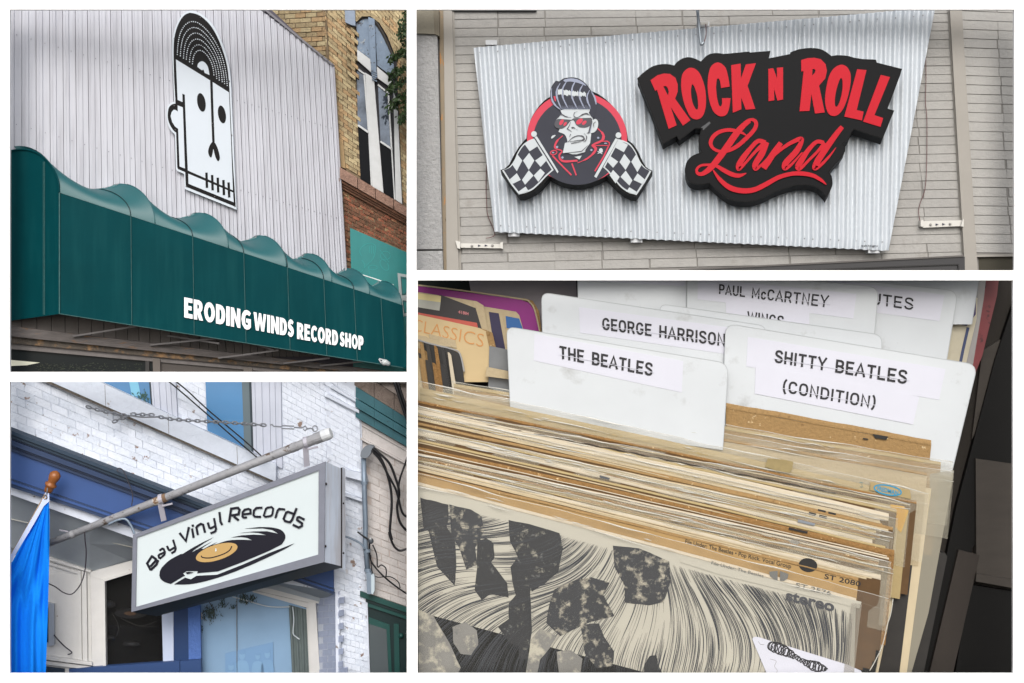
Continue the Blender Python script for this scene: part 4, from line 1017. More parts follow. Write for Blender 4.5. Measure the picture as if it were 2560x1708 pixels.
# sill, window surrounds, panes
def low_band(xb, ya, yb, top=944):                 # band cut off at the upper edge of the set
    xc = lambda a: VPG[0] - (VPG[0] - 24) * (VPG[1] - top) / (VPG[1] - a)
    return [(max(8, xc(ya)), max(top, vg(8, ya))), (xb, vg(xb, ya)), (xb, vg(xb, yb)), (max(8, xc(yb)), max(top, vg(8, yb)))]
MB().slab(low_band(690, sill_hi, sill_lo - 5), FG, .12, .14).obj('stone_sill', M_sill, SHOP)
MB().slab(low_band(690, sill_lo - 5, sill_lo + 2), FG, .10, .11).obj('sill_underside', M_dirt, SHOP)
for x in (262, 420, 592):
    MB().rib([(x, vg(x, sill_hi) + 2), (x + 2, vg(x + 2, sill_lo - 6))], .9, FG, .123, .004).obj('sill_joint', M_dirt, SHOP)
for wq, fq in ((win1, fr1), (win2, fr2_)):
    w_ = MB().slab(wq, FG, .005, .02).obj('window', M_bglass, SHOP)
    (x0, y0), (x1, y1), (x2, y2), (x3, y3) = fq
    for k, (ta, tb, o) in enumerate(((.0, .14, .015), (.14, .36, .06), (.36, .62, .035), (.62, .8, .07), (.8, 1., .05))):
        MB().slab([(lerp(x0, x1, ta) + .4, y0), (lerp(x0, x1, tb) - .4, y0), (lerp(x3, x2, tb) - .4, lerp(y3, y2, tb)), (lerp(x3, x2, ta) + .4, lerp(y3, y2, ta))], FG, o, o + .02).obj('frame', mat('white_frame_paint', C(208, 214, 230, .76), .5, noise=(7, .05)), w_)
    if wq is win2:
        MB().slab([(604, 940), (624, 940), (631, 1138), (611, 1130)], FG, .012, .015).obj('blind', mat('grey_green_blind', C(104, 120, 128, .75), .6), w_)
        MB().slab([(622, 940), (628, 940), (634, 1140), (629, 1137)], FG, .02, .02).obj('sash', mat('dark_sash', C(48, 62, 72, .7), .5), w_)
    else:
        MB().slab([(371, 930), (375, 930), (381, 1016), (377, 1014)], FG, .02, .02).obj('sash', MATS['dark_sash'] if 'dark_sash' in MATS else mat('dark_sash', C(48, 62, 72, .7), .5), w_)
        MB().slab([(318, 930), (340, 930), (352, 990), (330, 992)], FG, .008, .01).obj('curtain', mat('pale_blue_curtain', C(130, 196, 226, .75), .6), w_)
        pl_ = MB()
        for i in range(70):
            x, y = R.gauss(355, 11), R.gauss(998, 9); a = R.uniform(-2.6, -.5); l = R.uniform(5, 11)
            if x + 6 > 376 or y > vg(x, sill_hi) - 1: continue
            pl_.flat([(x, y), (x + l * .5 * math.cos(a + .35), y + l * .5 * math.sin(a + .35)), (x + l * math.cos(a), y + l * math.sin(a)), (x + l * .5 * math.cos(a - .35), y + l * .5 * math.sin(a - .35))], FG, .016 + i * 1e-4)
        struct(pl_.obj('window_plant', mat('window_plant_leaf', C(62, 104, 92, .7), .6, noise=(9, .4)), w_, norm=False), 'stuff')
# string courses on the right hand pier
for (q, o) in (([(832, 962), (898, 1004), (898, 1010), (824, 968)], .10), ([(818, 984), (898, 1026), (898, 1034), (812, 990)], .10), ([(862, 1174), (914, 1184), (919, 1207), (862, 1192)], .13), ([(862, 1232), (909, 1250), (909, 1256), (862, 1240)], .09)):
    MB().slab(q, FG, o, o + .02, inset=.6).obj('string_course', M_sill, SHOP)
# blue cornice and fascia
for (ya, yb_, o, m) in ((1075, 1085, .25, M_blue3), (1085.4, 1093, .21, M_blue3), (1093.4, 1098, .15, M_blue2), (1098.4, 1112, .18, M_blue2), (1112.4, 1117, .12, M_blue2), (1117.4, 1126, .09, M_blue2), (1126.4, 1196, .05, M_blue1), (1196.4, 1201, .075, M_blue2), (1201.4, 1208, .10, M_blue1), (1208.4, 1217, .085, M_blue2)):
    MB().slab(poly_band(6, 834, ya, yb_), FG, o, o + .03).obj('cornice_moulding', m, SHOP)
# soffit of the recessed entrance (deeper towards the back) and the walls behind
M_soff = mat('grey_soffit_paint', C(162, 170, 178, .86), .6, noise=(5, .1), spots=[(C(110, 90, 74, .7), 4, .72, .04)])
front_e = [(x, vg(x, 1217) + .5) for x in (6, 122, 225, 338, 480, 600, 700, 832)]
back_e = [(6, 1362), (122, 1398), (225, 1432), (338, 1408), (480, 1376), (600, 1432), (690, 1470), (800, 1504)]
rows = []
for k in range(3):
    rows.append([(lambda a, b: a.lerp(b, k / 2))(FG.hit(*f_, -.02), at(b_[0], b_[1], FG.hit(*b_).y + .75)) for f_, b_ in zip(front_e, back_e)])
MB().grid(rows).obj('soffit', M_soff, SHOP)
MB().tube([rows[1][0] + Vector((0, -.02, -.02)), rows[1][3] + Vector((0, -.02, -.02)), rows[1][5] + Vector((0, -.02, -.02))], .008, 5).obj('soffit_bead', mat('pale_bead', C(190, 190, 184, .8), .7), SHOP)
FR = Pl(1.55 + .74, .14)
cnr = FR.hit(225, 1432)
FQ = Pl(cnr.y + .02 - (-.05) * cnr.x, -.05)
MB().slab(c3([(60, 915), (250, 930), (462, 1000), (470, 1560), (60, 1560)]), FR, .0, .03).obj('recess_wall', M_cream, SHOP)
for q, o in ((c3([(230, 925), (250, 925), (462, 993), (462, 1004), (250, 940)]), .06), (c3([(230, 944), (398, 996), (398, 1012), (230, 958)]), .03), (c3([(396, 990), (412, 995), (418, 1450), (398, 1446)]), .03), (c3([(418, 995), (440, 1002), (446, 1458), (424, 1452)]), .055), (c3([(120, 1415), (250, 1432), (470, 1462), (470, 1478), (120, 1434)]), .08), (c3([(120, 1440), (250, 1456), (500, 1488), (500, 1504), (120, 1460)]), .05)):
    MB().slab(q, FR, o, o + .01).obj('trim', M_cream, SHOP)
MB().slab(c3([(120, 1470), (330, 1494), (330, 1540), (120, 1540)]), FR, .02, .02).obj('lower_window', mat('dusk_blue_glass', C(52, 66, 84, .6), .1, spec=.5), SHOP)
# door panel strip beside the flag
MB().slab(c3([(236, 1155), (275, 1165), (277, 1372), (240, 1385)]), FR, .06, .05).obj('door_frame', mat('aluminium_frame', C(178, 186, 196, .8), .4, metal=.2), SHOP)
MB().slab(c3([(234, 1180), (246, 1182), (246, 1360), (236, 1360)]), FR, .065, .01).obj('door_glass', M_dk, SHOP)
# dark display window with records hanging inside
SW = MB().slab(c3([(528, 1030), (760, 965), (760, 1180), (836, 1170), (836, 1490), (534, 1490)]), FQ, -.14, .02).obj('display_window', mat('dark_room', C(40, 40, 40, .5), .9, spec=.1, noise=(1.5, .4)), SHOP)
for q, o in ((c3([(462, 1000), (720, 930), (720, 985), (522, 1042), (462, 1020)]), .05), (c3([(462, 1004), (522, 1040), (528, 1490), (470, 1490)]), .04), (c3([(518, 1040), (534, 1046), (540, 1490), (526, 1490)]), .07), (c3([(520, 1038), (720, 980), (720, 992), (530, 1050)]), .07)):
    MB().slab(q, FQ, o, o + .02).obj('frame', M_cream, SW)
M_clear = mat('clear_pane', (0.02, 0.02, 0.02, 1), .03, spec=.5, alpha=.14)
MB().slab(c3([(534, 1046), (758, 978), (758, 1180), (832, 1172), (832, 1490), (540, 1490)]), FQ, .012, .004).obj('pane', M_clear, SW)
M_vin = mat('hanging_vinyl', (.012, .012, .013, 1), .3)
for (x, y, rx, ry, lab, w) in ((1100, 788, 66, 42, (52, 60, 70), 'dark record hanging at the left edge inside the display window, topmost'), (1330, 890, 172, 54, (96, 70, 50), 'large brown-label record hanging in the display window under the light-box sign'), (1105, 1152, 58, 18, (60, 60, 62), 'small dark record hanging low at the left edge of the display window'), (1342, 1220, 96, 26, (70, 72, 74), 'small grey-label record hanging lowest in the display window')):
    rec = tag(MB().slab(p4(ell(x, y, rx, ry, 2, 28)), FQ, -.05, .02).obj('hanging_record', M_vin), w, 'record', 'records hanging in the display window')
    MB().slab(p4(ell(x, y - 1, rx * .38, ry * .38, 2, 16)), FQ, -.045, .006).obj('paper_label', mat('label_%d' % lab[0], C(*lab, .7), .6), rec)
for pts in ([(1130, 880), (1180, 960), (1205, 1050), (1185, 1130)], [(1230, 940), (1380, 1010), (1480, 1022), (1620, 970)]):
    MB().tube([FQ.hit(*p4(*p), -.07) for p in smooth(pts, 5)], .005, 4).obj('string', mat('dim_string', C(60, 58, 56, .7), .8), SW)
for q, m in ((c3([(824, 1150), (884, 1140), (886, 1456), (832, 1458)]), mat('pale_blue_board', C(196, 208, 232, .82), .6)), (c3([(885, 1140), (958, 1130), (963, 1452), (888, 1456)]), mat('navy_board', C(30, 62, 110, .7), .5)), (c3([(958, 1120), (1020, 1110), (1026, 1450), (963, 1452)]), mat('mid_blue_stucco', C(82, 116, 184, .78), .8, noise=(10, .12), bump=(26, .6)))):
    MB().slab(q, FQ, .045, .05).obj('painted_board', m, SHOP)
for q in (c3([(352, 1496), (916, 1456), (918, 1560), (352, 1560)]), c3([(919, 1456), (1024, 1448), (1028, 1560), (921, 1560)])):
    MB().slab(q, FQ, .12, .1).obj('blue_base', mat('base_blue_paint', C(50, 78, 128, .75), .5, noise=(3, .08)), SHOP)
# big right hand window
FT = Pl(1.55 + .60, .14)
BWn = MB().slab(c3([(1018, 1090), (1200, 1040), (1570, 1190), (1586, 1560), (1026, 1560)]), FT, -.06, .02).obj('shop_window', mat('sky_painted_shop_glass', C(154, 188, 222, .8), .05, spec=.7, noise=(.9, .14)), SHOP)  # pale blue base colour imitates the sky reflected in the glass
MB().slab(p5([(560, 560), (1395, 700), (1395, 780), (1276, 770), (670, 632)]), FT, .03, .05).obj('frame', M_cream, BWn)
MB().slab(p5([(640, 632), (1276, 772), (1276, 832), (665, 656)]), FT, -.01, .05).obj('frame', M_cream, BWn)
MB().slab(p5([(1266, 756), (1345, 770), (1392, 1560), (1286, 1560)]), FT, .035, .07).obj('frame', M_cream, BWn)
MB().slab(p5([(1244, 826), (1272, 832), (1292, 1560), (1276, 1560)]), FT, -.005, .06).obj('frame', M_cream, BWn)
MB().slab(p5([(400, 545), (1100, 545), (1560, 700), (1560, 730), (1385, 760), (860, 620), (400, 560)]), FT, .06, .03).obj('soffit_board', M_soff, BWn)
cu_ = MB(); rows = []
for v in range(9):
    row = []
    for k in range(25):
        t = k / 24; xa, xb = lerp(1052, 1090, v / 8), lerp(1252, 1278, v / 8)
        x = lerp(xa, xb, t); y = lerp(lerp(792, 846, t), 1560, v / 8)
        row.append(FT.hit(*p5(x, y), -.03 + .02 * math.sin(t * 21)))
    rows.append(row)
cu_.grid(rows).obj('curtain', mat('grey_green_curtain', C(112, 124, 124, .74), .7, noise=(6, .15)), BWn, soft=True)
M_post_ = mat('washed_blue_print', C(128, 168, 210, .76), .5); M_fig = mat('pale_blue_figure', C(138, 178, 216, .77), .5); M_fig2 = mat('mid_blue_figure', C(133, 173, 213, .76), .5)
PO = tag(MB().slab(p5([(362, 1322), (880, 1200), (886, 1560), (362, 1560)]), FT, -.034, .008).obj('poster', M_post_), 'faded blue band poster stuck inside the right-hand shop window', 'poster')
for hx, hy, r_, bw, bh in ((545, 1345, 42, 80, 1400), (715, 1352, 34, 70, 1410), (820, 1330, 40, 75, 1395), (425, 1465, 40, 70, 1520)):
    MB().slab(p5(smooth([(hx - bw, 1556), (hx - bw * .8, bh + 30), (hx - 26, bh), (hx + 26, bh), (hx + bw * .8, bh + 30), (hx + bw, 1556)], 3)), FT, -.030, .004).obj('printed_figure', M_fig if hx < 720 else M_fig2, PO)
    MB().slab(p5(ell(hx, hy, r_ * .78, r_ * 1.15, 0, 18)), FT, -.026, .004).obj('printed_head', M_fig, PO)
    MB().slab(p5(ell(hx, hy - r_ * .75, r_ * .8, r_ * .5, 0, 16)), FT, -.0225, .003).obj('printed_hair', M_post_, PO)
cw = MB()
for pts in ([(440, 705), (640, 760), (800, 806), (930, 818), (1060, 815)], [(1095, 815), (1108, 950), (1100, 1100), (1130, 1140), (1170, 1168)]):
    cw.tube([FT.hit(*p5(*p), -.0) for p in smooth(pts, 5)], .008, 5)
cw.obj('white_cord', mat('white_cord', C(210, 220, 226, .84), .6), BWn)
MB().rib(p5([(487, 640), (486, 1000), (490, 1560)]), 2.4, FT, -.03, .012).obj('reflected_post', mat('grey_reflected_post', C(120, 132, 146, .74), .5), BWn)  # strip imitates a post reflected in the window glass
MB().slab(p5([(78, 872), (112, 880), (116, 950), (80, 952)]), FT, -.03, .006).obj('paper_scrap', mat('cream_scrap', C(214, 204, 192, .8), .7), BWn)
M_spr = mat('reflected_leaf', C(74, 96, 92, .66), .6, noise=(9, .35))  # leaf clusters stand in for a tree reflected in the glass
sp = MB()
for (cx, cy, sx, sy, n) in ((200, 870, 80, 75, 190), (330, 770, 40, 60, 60), (560, 720, 55, 60, 90), (660, 710, 45, 45, 60), (105, 1040, 18, 50, 26), (440, 800, 40, 25, 25)):
    for i in range(n):
        x, y = R.gauss(cx, sx * .5), R.gauss(cy, sy * .5); a = R.gauss(1.7, .45); l = R.uniform(18, 42)
        if y < 640 or x < 70: continue
        o = R.uniform(-.02, .03)
        sp.flat(p5([(x, y), (x + l * .5 * math.cos(a + .25), y + l * .5 * math.sin(a + .25)), (x + l * math.cos(a), y + l * math.sin(a)), (x + l * .5 * math.cos(a - .25), y + l * .5 * math.sin(a - .25))]), FT, o)
tw2 = thing('reflected_branch', 'grey-green leafy branches standing in for a tree reflected in the right-hand shop window', 'branch')
struct(sp.obj('leaves', M_spr, tw2, norm=False), 'stuff')
MB().tube([FT.hit(*p5(*p), .0) for p in smooth([(80, 700), (180, 760), (240, 860), (230, 940)], 5)], .006, 5).obj('twig', MATS['twig_bark'], tw2)
MB().tube([FT.hit(*p5(*p), .0) for p in smooth([(520, 600), (560, 690), (600, 780)], 5)], .006, 5).obj('twig', MATS['twig_bark'], tw2)

# --- next building on the right
NB = thing('cream_building', 'cream brick building with teal cornice and dark green doorway at the right edge', 'building')
FN = Pl(1.55 + .06, .14)
M_cb = [mat('cream_painted_brick', C(206, 201, 200, .82), .7, noise=(12, .09), rand=.04, spots=[(C(132, 108, 98, .7), 7, .70, .03)], bump=(22, .4))]
MB().slab([(880, 944), (1030, 944), (1030, 1694), (905, 1694)], FN, .0, .04).obj('wall', mat('cream_joint', C(192, 180, 174, .78), .8), NB)
def vn(x, y900): return VPG[1] - (VPG[1] - y900) * (VPG[0] - x) / (VPG[0] - 900)
PN = Persp(VPG, 900, .0235)
def fn(u, v):
    x, y = PN(u, 1500 - v * 19); return (x + .03 * (y - 1050), y)
def keepN(p):
    a = 2124 - (2124 - p[1]) * (2757 - 900) / (2757 - p[0])
    return p[0] < 1032 and p[0] > 898 + .028 * (p[1] - 955) and 1092 < a < 1475
bricks(NB, FN, fn, 24, 4, M_cb, keepN, gap=(.015, .06), off=.012, th=.03, inset=.5, rough=.12, offj=.005)
for k in range(3):
    MB().slab([(886 + 50 * k, vn(886 + 50 * k, 930)), (935 + 50 * k, vn(935 + 50 * k, 930)), (935 + 50 * k, vn(935 + 50 * k, 972)), (886 + 50 * k, vn(886 + 50 * k, 972))], FN, .10 + .004 * k, .1).obj('top_stone', mat('brown_rough_stone', C(140, 126, 118, .72), .9, noise=(12, .3), bump=(24, .8)), NB)
M_teal = mat('teal_cornice_paint', C(48, 104, 116, .74), .55, noise=(8, .18), spots=[(C(30, 56, 62, .7), 10, .64, .05)])
for (ya, yb_, o) in ((973, 1000, .12), (1003, 1024, .18), (1026, 1049, .13)):
    for k in range(3):
        xa, xb = 889 + 47 * k, 935.4 + 47 * k
        MB().slab([(xa, vn(xa, ya)), (xb, vn(xb, ya)), (xb, vn(xb, yb_)), (xa, vn(xa, yb_))], FN, o, o).obj('cornice_block', M_teal, NB)
for (ya, yb_, o) in ((1051, 1062, .05), (1063, 1092, .03), (1092.5, 1098, .07)):
    MB().slab([(890, vn(890, ya)), (1030, vn(1030, ya)), (1030, vn(1030, yb_)), (890, vn(890, yb_))], FN, o, o + .01).obj('cream_band', M_cb[0], NB)
M_gr = mat('dark_green_paint', C(28, 82, 78, .7), .5, noise=(6, .15)); M_grd = mat('darker_green_paint', C(12, 42, 44, .7), .5)
for (ya, yb_, o, m) in ((1478, 1492, .10, M_gr), (1492.5, 1500, .07, M_grd), (1500.5, 1510, .05, M_gr), (1510, 1700, .004, M_grd)):
    MB().slab([(900, vn(900, ya)), (1030, vn(1030, ya)), (1030, vn(1030, yb_)), (900, vn(900, yb_))], FN, o, .04).obj('door_surround', m, NB)
dr = MB().slab(p5([(1905, 920), (2150, 1010), (2175, 1560), (1920, 1560)]), FN, .02, .02).obj('door', M_gr, NB)
MB().slab(p5([(1918, 1000), (2115, 1060), (2140, 1560), (1925, 1560)]), FN, .026, .01).obj('door_pane', mat('grey_door_glass', C(96, 104, 108, .66), .12, spec=.4), dr)
MB().slab(p5([(2195, 1000), (2250, 1000), (2262, 1560), (2205, 1560)]), FN, .03, .02).obj('door_post', M_gr, NB)
MB().ball(FN.hit(*p5(2275, 1130), .03), .035, 6).obj('door_bell', M_gr, NB, soft=True)

# --- conduit with weather head and cables
CD = thing('electric_conduit', 'grey electrical conduit with weather head and meter box at the building corner', 'conduit')
M_gal = mat('galvanised_conduit', C(138, 154, 172, .78), .45, metal=.3, noise=(9, .15))
MB().tube([FG.hit(*p, .16) for p in (p3(1682, 770), p3(1690, 1100), p3(1700, 1400), p5(1885, 120), p5(1915, 450))], .034, 10).obj('pipe', M_gal, CD, soft=True)
for p in (p3(1688, 1010), p5(1905, 205), p5(1912, 415)): MB().tube([FG.hit(*p, .16) + Vector((0, 0, .02)), FG.hit(*p, .16) - Vector((0, 0, .02))], .046, 10).obj('coupling', M_gal, CD)
wh_ = smooth([(1648, 730), (1665, 680), (1710, 645), (1760, 640), (1785, 660), (1770, 690), (1740, 745), (1700, 770), (1655, 765)], 3, True)
MB().slab(p3(wh_), FG, .24, .12, inset=.8).obj('weather_head', mat('grey_weather_head', C(124, 132, 142, .74), .5, metal=.2), CD)
MB().slab(p5([(1893, 440), (1950, 440), (1958, 680), (1900, 676)]), FG, .24, .16, inset=.5).obj('meter_box', M_gal, CD)
MB().slab(p5([(1945, 470), (1975, 455), (1988, 490), (1988, 640), (1970, 685), (1948, 670)]), FG, .25, .08, inset=.5).obj('meter_cover', mat('pale_meter_cover', C(190, 206, 216, .8), .3), CD)
M_cab = mat('black_cable', C(22, 22, 28, .7), .45)
def cable(pts, off, r, label, f=p3, pl=FN, nm='cable', m=None):
    return wire(nm, f, pts, pl, off, r, m or M_cab, label, 'cable')
cable([(1765, 680), (1850, 770), (1905, 900), (1945, 1050), (1958, 1200), (1945, 1380), (1940, 1480), (1960, 1568)], .3, .018, 'black cable looping down nearest the conduit from the weather head')
cable([(1770, 670), (1880, 760), (1940, 830), (1990, 950), (2030, 1100), (2010, 1250), (2040, 1400), (2125, 1500)], .32, .018, 'black cable from the weather head swinging out to the right edge')
cable([(1760, 690), (1850, 800), (1920, 930), (1990, 1060), (2020, 1150), (2060, 1300), (2110, 1340), (2130, 1300)], .34, .016, 'black cable from the weather head that curls up at the right edge')
cable([(1975, 0), (2010, 100), (2060, 250), (2120, 420)], .4, .022, 'thick black cable dropping across the brown stone, left one of the pair')
cable([(2010, 0), (2040, 100), (2080, 220), (2130, 360)], .4, .020, 'thick black cable dropping across the brown stone, right one of the pair')
cable([(2130, 700), (2080, 850), (2030, 1000), (2020, 1150)], .36, .014, 'black cable slanting in from the right edge to meet the loop')
cable([(2145, 0), (2160, 70), (2200, 160), (2260, 205), (2340, 185)], .3, .016, 'black cable loop curving at the right edge below the sign corner', p5)
cable([(1930, 110), (1935, 250), (1960, 340), (2060, 460), (2200, 580), (2345, 680)], .2, .012, 'black cable strung from the conduit clamp down over the door cornice', p5)
cable([(1965, 140), (2010, 250), (2020, 380), (2060, 360), (2110, 400), (2110, 480), (2090, 490)], .22, .009, 'thin black wire tangled below the conduit clamp', p5)
cable([(1945, 250), (1960, 430), (2010, 490), (2080, 490), (2160, 490), (2240, 540), (2265, 610)], .18, .007, 'thin black wire trailing right from the conduit towards the door', p5)
cable([(1800, 0), (1860, 45), (1930, 90)], .2, .012, 'short black wire running from the sign corner to the conduit clamp', p5, FG)
cable([(1665, 50), (1740, 75), (1830, 125), (1880, 190)], .2, .014, 'grey wire sagging between the sign corner and the conduit', p5, FG, m=M_gal)
cl = thing('cable_clamp', 'small dark cable clamp on the conduit', 'clamp')
MB().ball(FG.hit(*p5(1945, 100), .24), .04, 6).obj('clamp_body', mat('clamp_metal', C(90, 96, 104, .7), .4, metal=.4), cl)
MB().ball(FG.hit(*p5(1942, 75), .28), .018, 6).obj('clamp_bolt', mat('clamp_bolt', C(200, 205, 210, .8), .3, metal=.3), cl)

# --- overhead wires against the wall
wire('overhead_wire', p2, [(1555, 0), (1700, 120), (1960, 345), (2310, 650), (2500, 810)], FG, .22, .010, M_cab, 'black overhead wire crossing the white wall, lower one of the pair')
wire('overhead_wire', p2, [(1625, 0), (1760, 110), (1960, 295), (2310, 590), (2540, 800)], FG, .22, .010, M_cab, 'black overhead wire crossing the white wall, upper one of the pair')
wire('wire', p2, [(1085, 905), (1070, 880), (1090, 865), (1130, 890), (1170, 980), (1210, 1080), (1222, 1150), (1210, 1235)], FG, .30, .007, mat('grey_wire', C(64, 62, 72, .7), .6), 'bent grey wire hooked over the blue cornice')
wire('wire', p4, [(835, 0), (840, 100), (852, 220), (840, 400), (800, 550), (740, 640), (680, 680), (600, 658), (520, 600), (440, 562)], FG, .12, .008, mat('purple_black_wire', C(38, 28, 44, .7), .5), 'dark wire hanging in a loop from the pipe over the entrance')
wire('wire', p4, [(500, 1120), (540, 1170), (620, 1250), (690, 1305), (685, 1325), (650, 1335)], FR, .10, .009, MATS['grey_wire'], 'short bent wire sticking out low on the entrance wall')

# --- pipe arm, straps, chain
AR = thing('sign_bracket_pipe', 'rusty white pipe arm sticking out of the shop front and carrying the light-box sign', 'pipe')
M_pp = mat('chipped_white_pipe', C(164, 165, 170, .72), .5, noise=(7, .25), spots=[(C(96, 80, 68, .7), 6, .59, .05), (C(60, 54, 52, .7), 14, .64, .04)], bump=(20, .3), stretch=(1, 1, 1))
pa, pb_ = at(*c3(230, 862), .80), at(*c3(1690, 290), .22)
pp = lambda t: pa.lerp(pb_, t)
MB().tube([pp(0), pp(.3), pp(.6), pp(.965)], [.046, .050, .054, .058], 14).obj('pipe', M_pp, AR, soft=True)
M_rust = mat('rusty_joint', C(140, 112, 88, .72), .8, noise=(16, .4), spots=[(C(196, 190, 182, .8), 8, .55, .05)])
for t, l, r_, m in ((.935, .03, .068, M_pp), (.965, .04, .074, M_pp), (.425, .016, .058, M_rust), (.405, .03, .054, M_rust), (.875, .02, .061, M_pp), (.10, .012, .052, M_pp)):
    MB().tube([pp(t - l / 2), pp(t + l / 2)], r_, 14).obj('collar', m, AR, soft=False)
MB().tube([pp(.97), pp(.99), pp(1.0)], [.076, .078, .066], 14).obj('end_cap', mat('cap_white', C(205, 208, 212, .84), .45), AR)
M_str = mat('painted_strap', C(186, 184, 196, .8), .45, metal=.15, noise=(8, .1))
# light box
LB = thing('light_box_sign', 'pale light-box shop sign with record logo hanging from the pipe arm', 'sign')
yl, yr = .62, .26
SPL = plane3((330, 1338, yl), (812, 1154, yr), (330, 1530, yl + .02))
def sbx(x, y, b=0): return SPL.hit(*s3(x, y), b)
A_, B_, C__, D_ = [SPL.hit(*c3(*p)) for p in ((678, 812), (1660, 437), (1655, 950), (670, 1205))]
ybk = B_.y + .34
A2, B2, C2, D2 = at(*c3(760, 830), A_.y + .18), at(*c3(1757, 480), ybk), at(*c3(1758, 975), ybk), at(*c3(800, 1226), D_.y + .18)
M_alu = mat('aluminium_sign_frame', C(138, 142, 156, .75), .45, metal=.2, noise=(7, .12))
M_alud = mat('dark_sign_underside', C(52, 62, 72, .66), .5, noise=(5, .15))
M_end = mat('stained_sign_end', C(196, 206, 222, .84), .5, noise=(5, .06), streak=(C(150, 128, 110, .75), 9, .5))
MB().add([A_, B_, B2, A2], [(0, 1, 2, 3)]).obj('top_panel', M_alu, LB)
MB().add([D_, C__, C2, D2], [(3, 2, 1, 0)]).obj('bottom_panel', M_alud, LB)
MB().add([B_, B2, C2, C__], [(0, 1, 2, 3)]).obj('end_panel', M_end, LB)
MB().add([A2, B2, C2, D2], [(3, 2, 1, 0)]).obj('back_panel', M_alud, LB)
MB().add([A_, A2, D2, D_], [(0, 1, 2, 3)]).obj('end_panel', M_alu, LB)
outer = c3([(678, 812), (1660, 437), (1655, 950), (670, 1205)]); inner = c3([(698, 824), (1626, 482), (1624, 912), (692, 1180)])
for i in range(4):
    j = (i + 1) % 4
    MB().slab([outer[i], outer[j], inner[j], inner[i]], SPL, .03, .04).obj('frame', M_alu, LB)
MB().slab(inner, SPL, .004, .01).obj('face', mat('milky_sign_face', C(220, 231, 235, .73), .3, spec=.3, noise=(.8, .05)), LB)
endp = lambda u, v: (B_.lerp(B2, u)).lerp(C__.lerp(C2, u), v) + Vector((.006, -.006, 0))
MB().tube([endp(.83, -.01), endp(.83, 1.02)], .010, 5).obj('end_seam', mat('seam_black', C(40, 34, 36, .6), .7), LB)
MB().add([endp(.86, -.02), endp(1.03, -.02), endp(1.03, 1.03), endp(.86, 1.03)], [(0, 1, 2, 3)]).obj('end_flange', M_end, LB)
for v in (.22, .84): MB().ball(endp(.02, v), .018, 5).obj('rivet', MATS['seam_black'], LB)
for v in (.35, .86): MB().ball(endp(.92, v), .014, 5).obj('rivet', MATS['seam_black'], LB)
M_navy = mat('navy_black_print', C(24, 24, 38, .75), .35)
lt = MB(); kk = [0]
def st_(pts, w=21, sm=0):
    kk[0] += 1
    lt.rib(s3(smooth(pts, sm) if sm else pts), w * 1.1 / 3.825, SPL, .010 + .0006 * kk[0], .002, cap=0)
st_([(232, 915), (183, 990), (218, 1056)]); st_([(226, 920), (262, 945), (266, 962), (214, 1020)]); st_([(262, 950), (285, 968), (272, 1000), (216, 1054)])
st_([(300, 868), (326, 848), (340, 852), (352, 880), (348, 906), (308, 940), (296, 935), (292, 915), (300, 905), (344, 885)], 18)
st_([(372, 822), (388, 858), (400, 864), (444, 838)], 18); st_([(430, 762), (456, 846), (448, 872), (414, 894)], 18)
st_([(492, 698), (553, 775), (582, 642)], 22)
st_([(612, 655), (627, 745)], 20); st_([(617, 618), (622, 640)], 20)
st_([(668, 718), (654, 648), (662, 632), (695, 612), (718, 620), (736, 696)], 20)
st_([(762, 598), (778, 648), (790, 654), (832, 632)], 19); st_([(822, 556), (842, 662), (832, 684), (788, 702)], 19)
st_([(874, 498), (884, 590), (900, 622)], 20)
st_([(966, 596), (986, 466), (1050, 458), (1066, 478), (1056, 520), (988, 532)], 21); st_([(1010, 540), (1058, 578)], 21)
st_([(1106, 520), (1172, 512), (1170, 476), (1152, 468), (1116, 476), (1096, 500), (1094, 540), (1106, 552), (1138, 550)], 19)
st_([(1286, 456), (1226, 460), (1204, 484), (1200, 528), (1212, 542), (1272, 544)], 19)
kk[0] += 1; lt.rib(s3([(1318, 468), (1332, 456), (1372, 450), (1388, 466), (1380, 520), (1364, 536), (1312, 544), (1298, 530)]), 5.0, SPL, .010 + .0006 * kk[0], .002, closed=True)
st_([(1408, 556), (1430, 484), (1446, 468), (1502, 474)], 19)
st_([(1612, 460), (1568, 572), (1548, 596), (1500, 584), (1488, 562), (1512, 502), (1530, 496), (1596, 520)], 20)
st_([(1688, 572), (1638, 546), (1620, 550), (1616, 574), (1664, 606), (1662, 630), (1632, 646), (1574, 618)], 20)
lt.obj('lettering', M_navy, LB)
lg = MB()
main = smooth([(300, 1105), (308, 1055), (345, 1005), (410, 950), (500, 902)], 4) + [(525, 897), (600, 850), (700, 795), (820, 738), (720, 800), (622, 868), (610, 884), (700, 835), (805, 778), (740, 820), (700, 848), (722, 852), (775, 822), (855, 784), (800, 818)] + smooth([(860, 800), (960, 770), (1080, 763), (1185, 768)], 3) + [(1140, 746), (1080, 737), (985, 742), (1080, 722), (1200, 714), (1325, 720), (1250, 698), (1170, 692), (1060, 700), (1200, 684), (1330, 682), (1435, 705), (1380, 670), (1290, 655), (1115, 657)] + smooth([(1250, 642), (1370, 645), (1460, 668), (1500, 710), (1502, 755), (1470, 808)], 3) + [(1350, 870), (1100, 975), (862, 1066), (660, 1084), (668, 1064), (560, 1064), (525, 1086), (545, 1105), (408, 1186)] + smooth([(408, 1186), (350, 1168), (312, 1138), (300, 1105)], 3)
lg.slab(s3(main), SPL, .012, .003, back=False)
